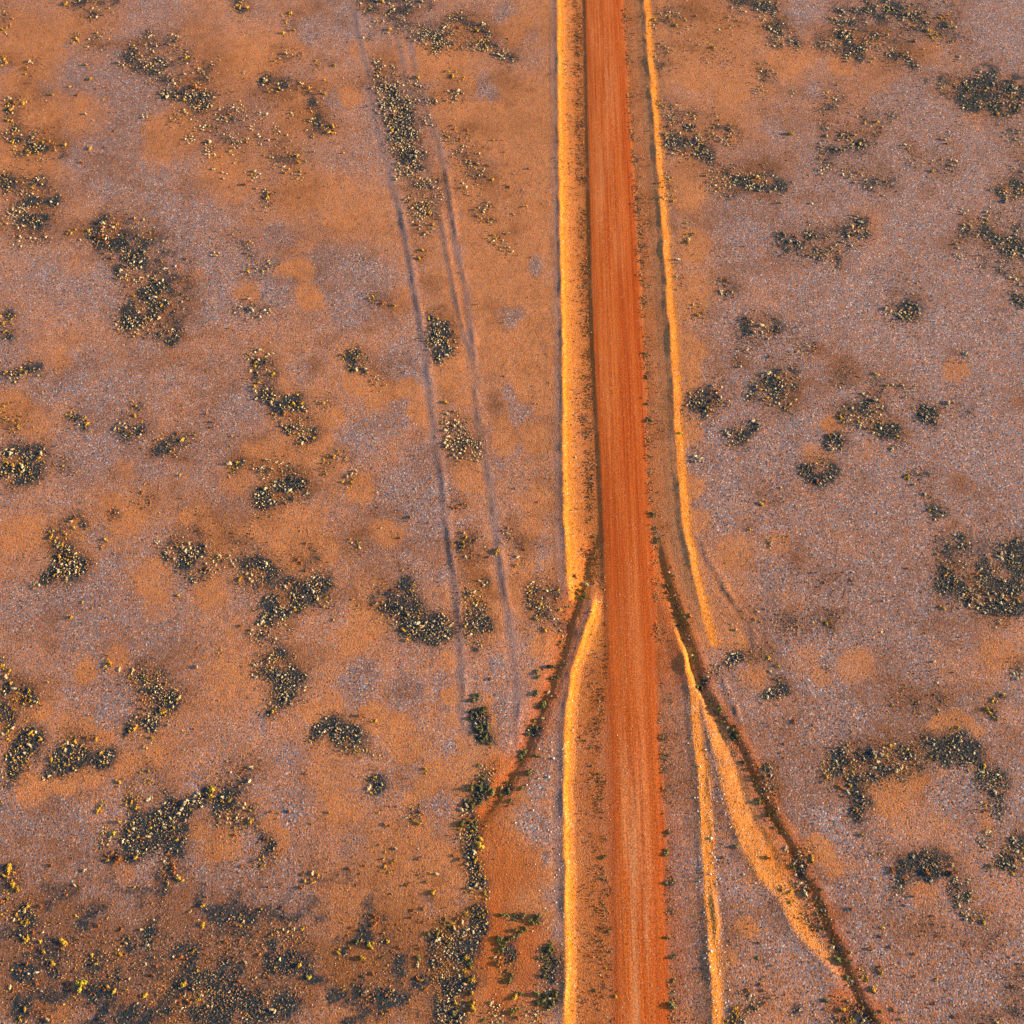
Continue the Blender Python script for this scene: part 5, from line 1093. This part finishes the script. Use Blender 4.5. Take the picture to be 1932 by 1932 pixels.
# low dark ground cover in the scrub patches
tuft = [shrub_geo(1, 500 + i, ICO1, 6, .4) for i in range(4)]
D = rng.uniform(.12, .36, len(cover)) * rng.uniform(.7, 1, len(cover)) * (1 + .4 * np.clip((cover[:, 1] - 15) / 140, 0, 1))
tn = np.array([.009, .023, .031])[None] * rng.uniform(.6, 1.9, (len(cover), 1)) * rng.uniform(.85, 1.15, (len(cover), 3))
bl = rng.random(len(cover)) < .08; tn[bl] = np.array([.17, .12, .075]) * rng.uniform(.7, 1.3, (int(bl.sum()), 1))
scatter('ground_cover', tuft, cover, D, D * .30, tn, MT, 'low dark bluebush and crust filling the scrub patches', 'ground cover')

# dry tufts thinning out around every scrub patch
fx, fd = [], []
for key, lst in PATCH.items():
    for e in lst:
        if e[1] < .1: continue
        for x, y, q in e[0]:
            n = int(3 + q * q / 60.0 * (.5 + e[1]))
            gx, gy = pick([(x + 1932 * key[0], y + 1932 * key[1], q * 1.9 + 8)], n)
            fx.append(np.stack(at(gx / 3, gy / 3), 1))
gx, gy = rng.uniform(-90, 5886, 30000), rng.uniform(-90, 5886, 30000)
E = np.stack(at(gx / 3, gy / 3), 1)
E = E[fbm(E[:, 0], E[:, 1] * 1.5, 6.0, 101, 3) + .8 * (rng.random(len(E)) - .5) + .25 * (gy > 4700) * (gx < 3200) + .12 * (gy < 1500) > .34]
fx = np.concatenate(fx + [E])
s_, v_ = sv(fx[:, 0], fx[:, 1])
fx = fx[~((s_ > f(WL1, v_) - .5) & (s_ < f(RE_R, v_) + .4))]
NB0 = None
for L, off_, sd_, n_ in ((RE_R, .25, .22, 4500), (WL1, 3.2, .40, 6500), (WL1, 2.2, 1.0, 3000), (RE_R, 1.0, .6, 1500), (DR, .2, .45, 3500), (DL, .1, .4, 1500)):
    V_ = vrow(1990) + (vrow(-60) - vrow(1990)) * rng.random(n_) ** 1.3
    if L is DR or L is DL: V_ = V_[(V_ < vrow(1040)) & (V_ > (vrow(1560) if L is DL else -99))]
    S_ = f(L, V_) + off_ + sd_ * rng.normal(size=len(V_))
    keep = fbm(S_, V_, 1.6, 181, 3) + .35 * (rng.random(len(V_)) - .5) > -.02
    if L is WL1: S_ = S_ + np.where(V_ < vrow(1130), f(WL2, V_) - f(WL1, V_) + .4, 0)
    if L is WL1 or L is DL: keep &= S_ < f(RE_L, V_) + .15
    if L is WL1 and NB0 is None: NB0 = len(fx)
    fx = np.concatenate([fx, np.stack(xy(S_[keep], V_[keep]), 1)])
D = (.07 + .18 * rng.random(len(fx)) ** 1.6) * (1 + .5 * np.clip((fx[:, 1] - 15) / 140, 0, 1))
cc = np.array([(.40, .20, .08), (.50, .30, .12), (.30, .13, .06), (.46, .38, .25), (.09, .075, .05), (.05, .06, .05)])
tn = cc[rng.choice(6, len(fx), p=[.24, .18, .14, .14, .16, .14])] * rng.uniform(.7, 1.2, (len(fx), 1))
vm = rng.random(len(fx)) < .8; vm[:NB0] = False
tn[vm] = np.array([.15, .062, .028]) * rng.uniform(.5, 1.4, (int(vm.sum()), 1))
print('fringe', len(fx))
scatter('dry_tuft', [(np.concatenate([v_ for v_ in [ge_[0]]]), ge_[1]) for ge_ in [shrub_geo(1, 700 + i, (ICO0[0], ICO0[1]), 5, .4) for i in range(4)]], fx, D, D * .8, tn, MT, 'tiny dry orange-brown tufts thinning out around the scrub', 'tufts')

# dry tufts and pebbles over the whole plain
def stones(n, region, lo, hi, cols, name, label, cat, power=2.5):
    gx, gy = region(n)
    X, Y = at(gx, gy); P = np.stack([X, Y], 1)
    D = lo + (hi - lo) * rng.random(len(P)) ** power
    c = np.array(cols)[rng.integers(0, len(cols), len(P))] * rng.uniform(.8, 1.2, (len(P), 1))
    ge = []
    for i in range(5):
        r = np.random.default_rng(900 + i)
        v = np.array([[1, 0, 0], [0, 1, 0], [-1, 0, 0], [0, -1, 0], [0, 0, 1], [.6, .6, .55], [-.6, .5, .6]]) * .5 * r.uniform(.7, 1.15, (7, 3))
        fc = np.array([[0, 1, 5], [1, 2, 6], [2, 3, 4], [3, 0, 4], [0, 5, 4], [1, 6, 5], [5, 6, 4], [2, 4, 6]])
        ge.append((v, fc))
    return scatter(name, ge, P, D, D * .75, c, MT, label, cat, .01)
def everywhere(n):
    return rng.uniform(-60, 1992, n), rng.uniform(-60, 1992, n)
def along(L, lo, hi, y0, y1):
    def g(n):
        y = rng.uniform(y0, y1, n); V = at(966, y)[1]
        s = f(L, V) + rng.uniform(lo, hi, n)
        X, Y = xy(s, V); return px(X, Y)
    return g
def join(*parts):
    def g(n):
        t = sum(w for _, w in parts); a, b = [], []
        for p_, w in parts:
            x, y = p_(int(n * w / t)); a.append(x); b.append(y)
        return np.concatenate(a), np.concatenate(b)
    return g
stones(26000, everywhere, .05, .16, [(.42, .20, .11), (.33, .24, .22), (.60, .50, .45), (.22, .11, .07), (.5, .27, .12)], 'gibber', 'countless small stones strewn over the plain', 'stones', 3)
stones(9000, join((along(WL2, -.1, 1.3, 1080, 1990), 2), (along(WL1, -.1, 1.6, -60, 1100), 1.5), (along(WR1, -.1, 1.0, -60, 1200), 1), (along(WR2, -.2, .9, 1200, 1990), 2), (along(BR, -.2, 2.2, 1290, 1800), 2.5)),
       .06, .17, [(.62, .30, .10), (.55, .22, .06), (.7, .5, .33)], 'windrow_gravel', 'loose orange gravel on the graded banks', 'gravel', 2.5)
stones(420, join((along(WR2, -.3, .5, 1290, 1990), 3), (along(R2, -.2, .9, 1480, 1990), 3.4), (along(BR, -.6, .3, 1300, 1700), 1), (along(WL2, -2.6, .1, 1400, 1990), 4)),
       .08, .20, [(.78, .74, .70), (.68, .58, .50)], 'quartz_gravel', 'pale quartz gravel along the banks', 'gravel', 2.0)

# single white rocks big enough to point at
def rock_mesh(seed):
    v, fc = ICO1; r = np.random.default_rng(seed)
    p = v * r.uniform(.75, 1.15, (len(v), 1)) * [.5, .42, .34]
    return mesh_from('white_rock', p, fc, MROCK)
MROCK, _nt, _b = new_mat('quartz', .7)
_n = N(_nt); _co = _n.new('ShaderNodeTexCoord').outputs['Object']
_n.link(_n.mix(_n.noise(_co, 4.0), (.66, .58, .50), (.82, .80, .76)), _b.inputs['Base Color'])
RM = [rock_mesh(40 + i) for i in range(5)]
rows = {}
for (c, r, x, y, d) in ROCKS:
    X, Y = at(*T(c, r, x, y)); rows.setdefault((c, r), []).append((float(X), float(Y), d))
ORD2 = ['topmost', 'second from the top', 'third from the top', 'fourth from the top', 'fifth from the top', 'sixth from the top', 'seventh from the top', 'eighth from the top', 'ninth from the top',
        'tenth from the top', 'eleventh from the top', 'twelfth from the top', 'thirteenth from the top', 'fourteenth from the top']
for key, l in rows.items():
    l.sort(key=lambda q: -q[1]); n = len(l)
    for q, (X, Y, d) in enumerate(l):
        o = bpy.data.objects.new('white_rock', RM[q % 5]); C.objects.link(o)
        o.location = (X, Y, float(ground_z(X, Y)) + d * .2); o.scale = (d, d, d); o.rotation_euler = (0, 0, q * 1.3)
        w = 'bottommost' if q == n - 1 else ORD2[q] if q < n / 2 else ORD2[n - 1 - q].replace('top', 'bottom')
        side = 'on the right hand gravel bank' if key[0] == 2 else 'on gravel left of the road bank'
        o['label'] = '%s white rock %s, %s' % ('larger' if d > .2 else 'small', side, w)
        o['category'] = 'rock'; o['group'] = 'white rocks beside the road banks'

print('TRIS', sum(len(o.data.polygons) * (2 if o.get('kind') == 'structure' else 1) for o in bpy.data.objects if o.type == 'MESH'))
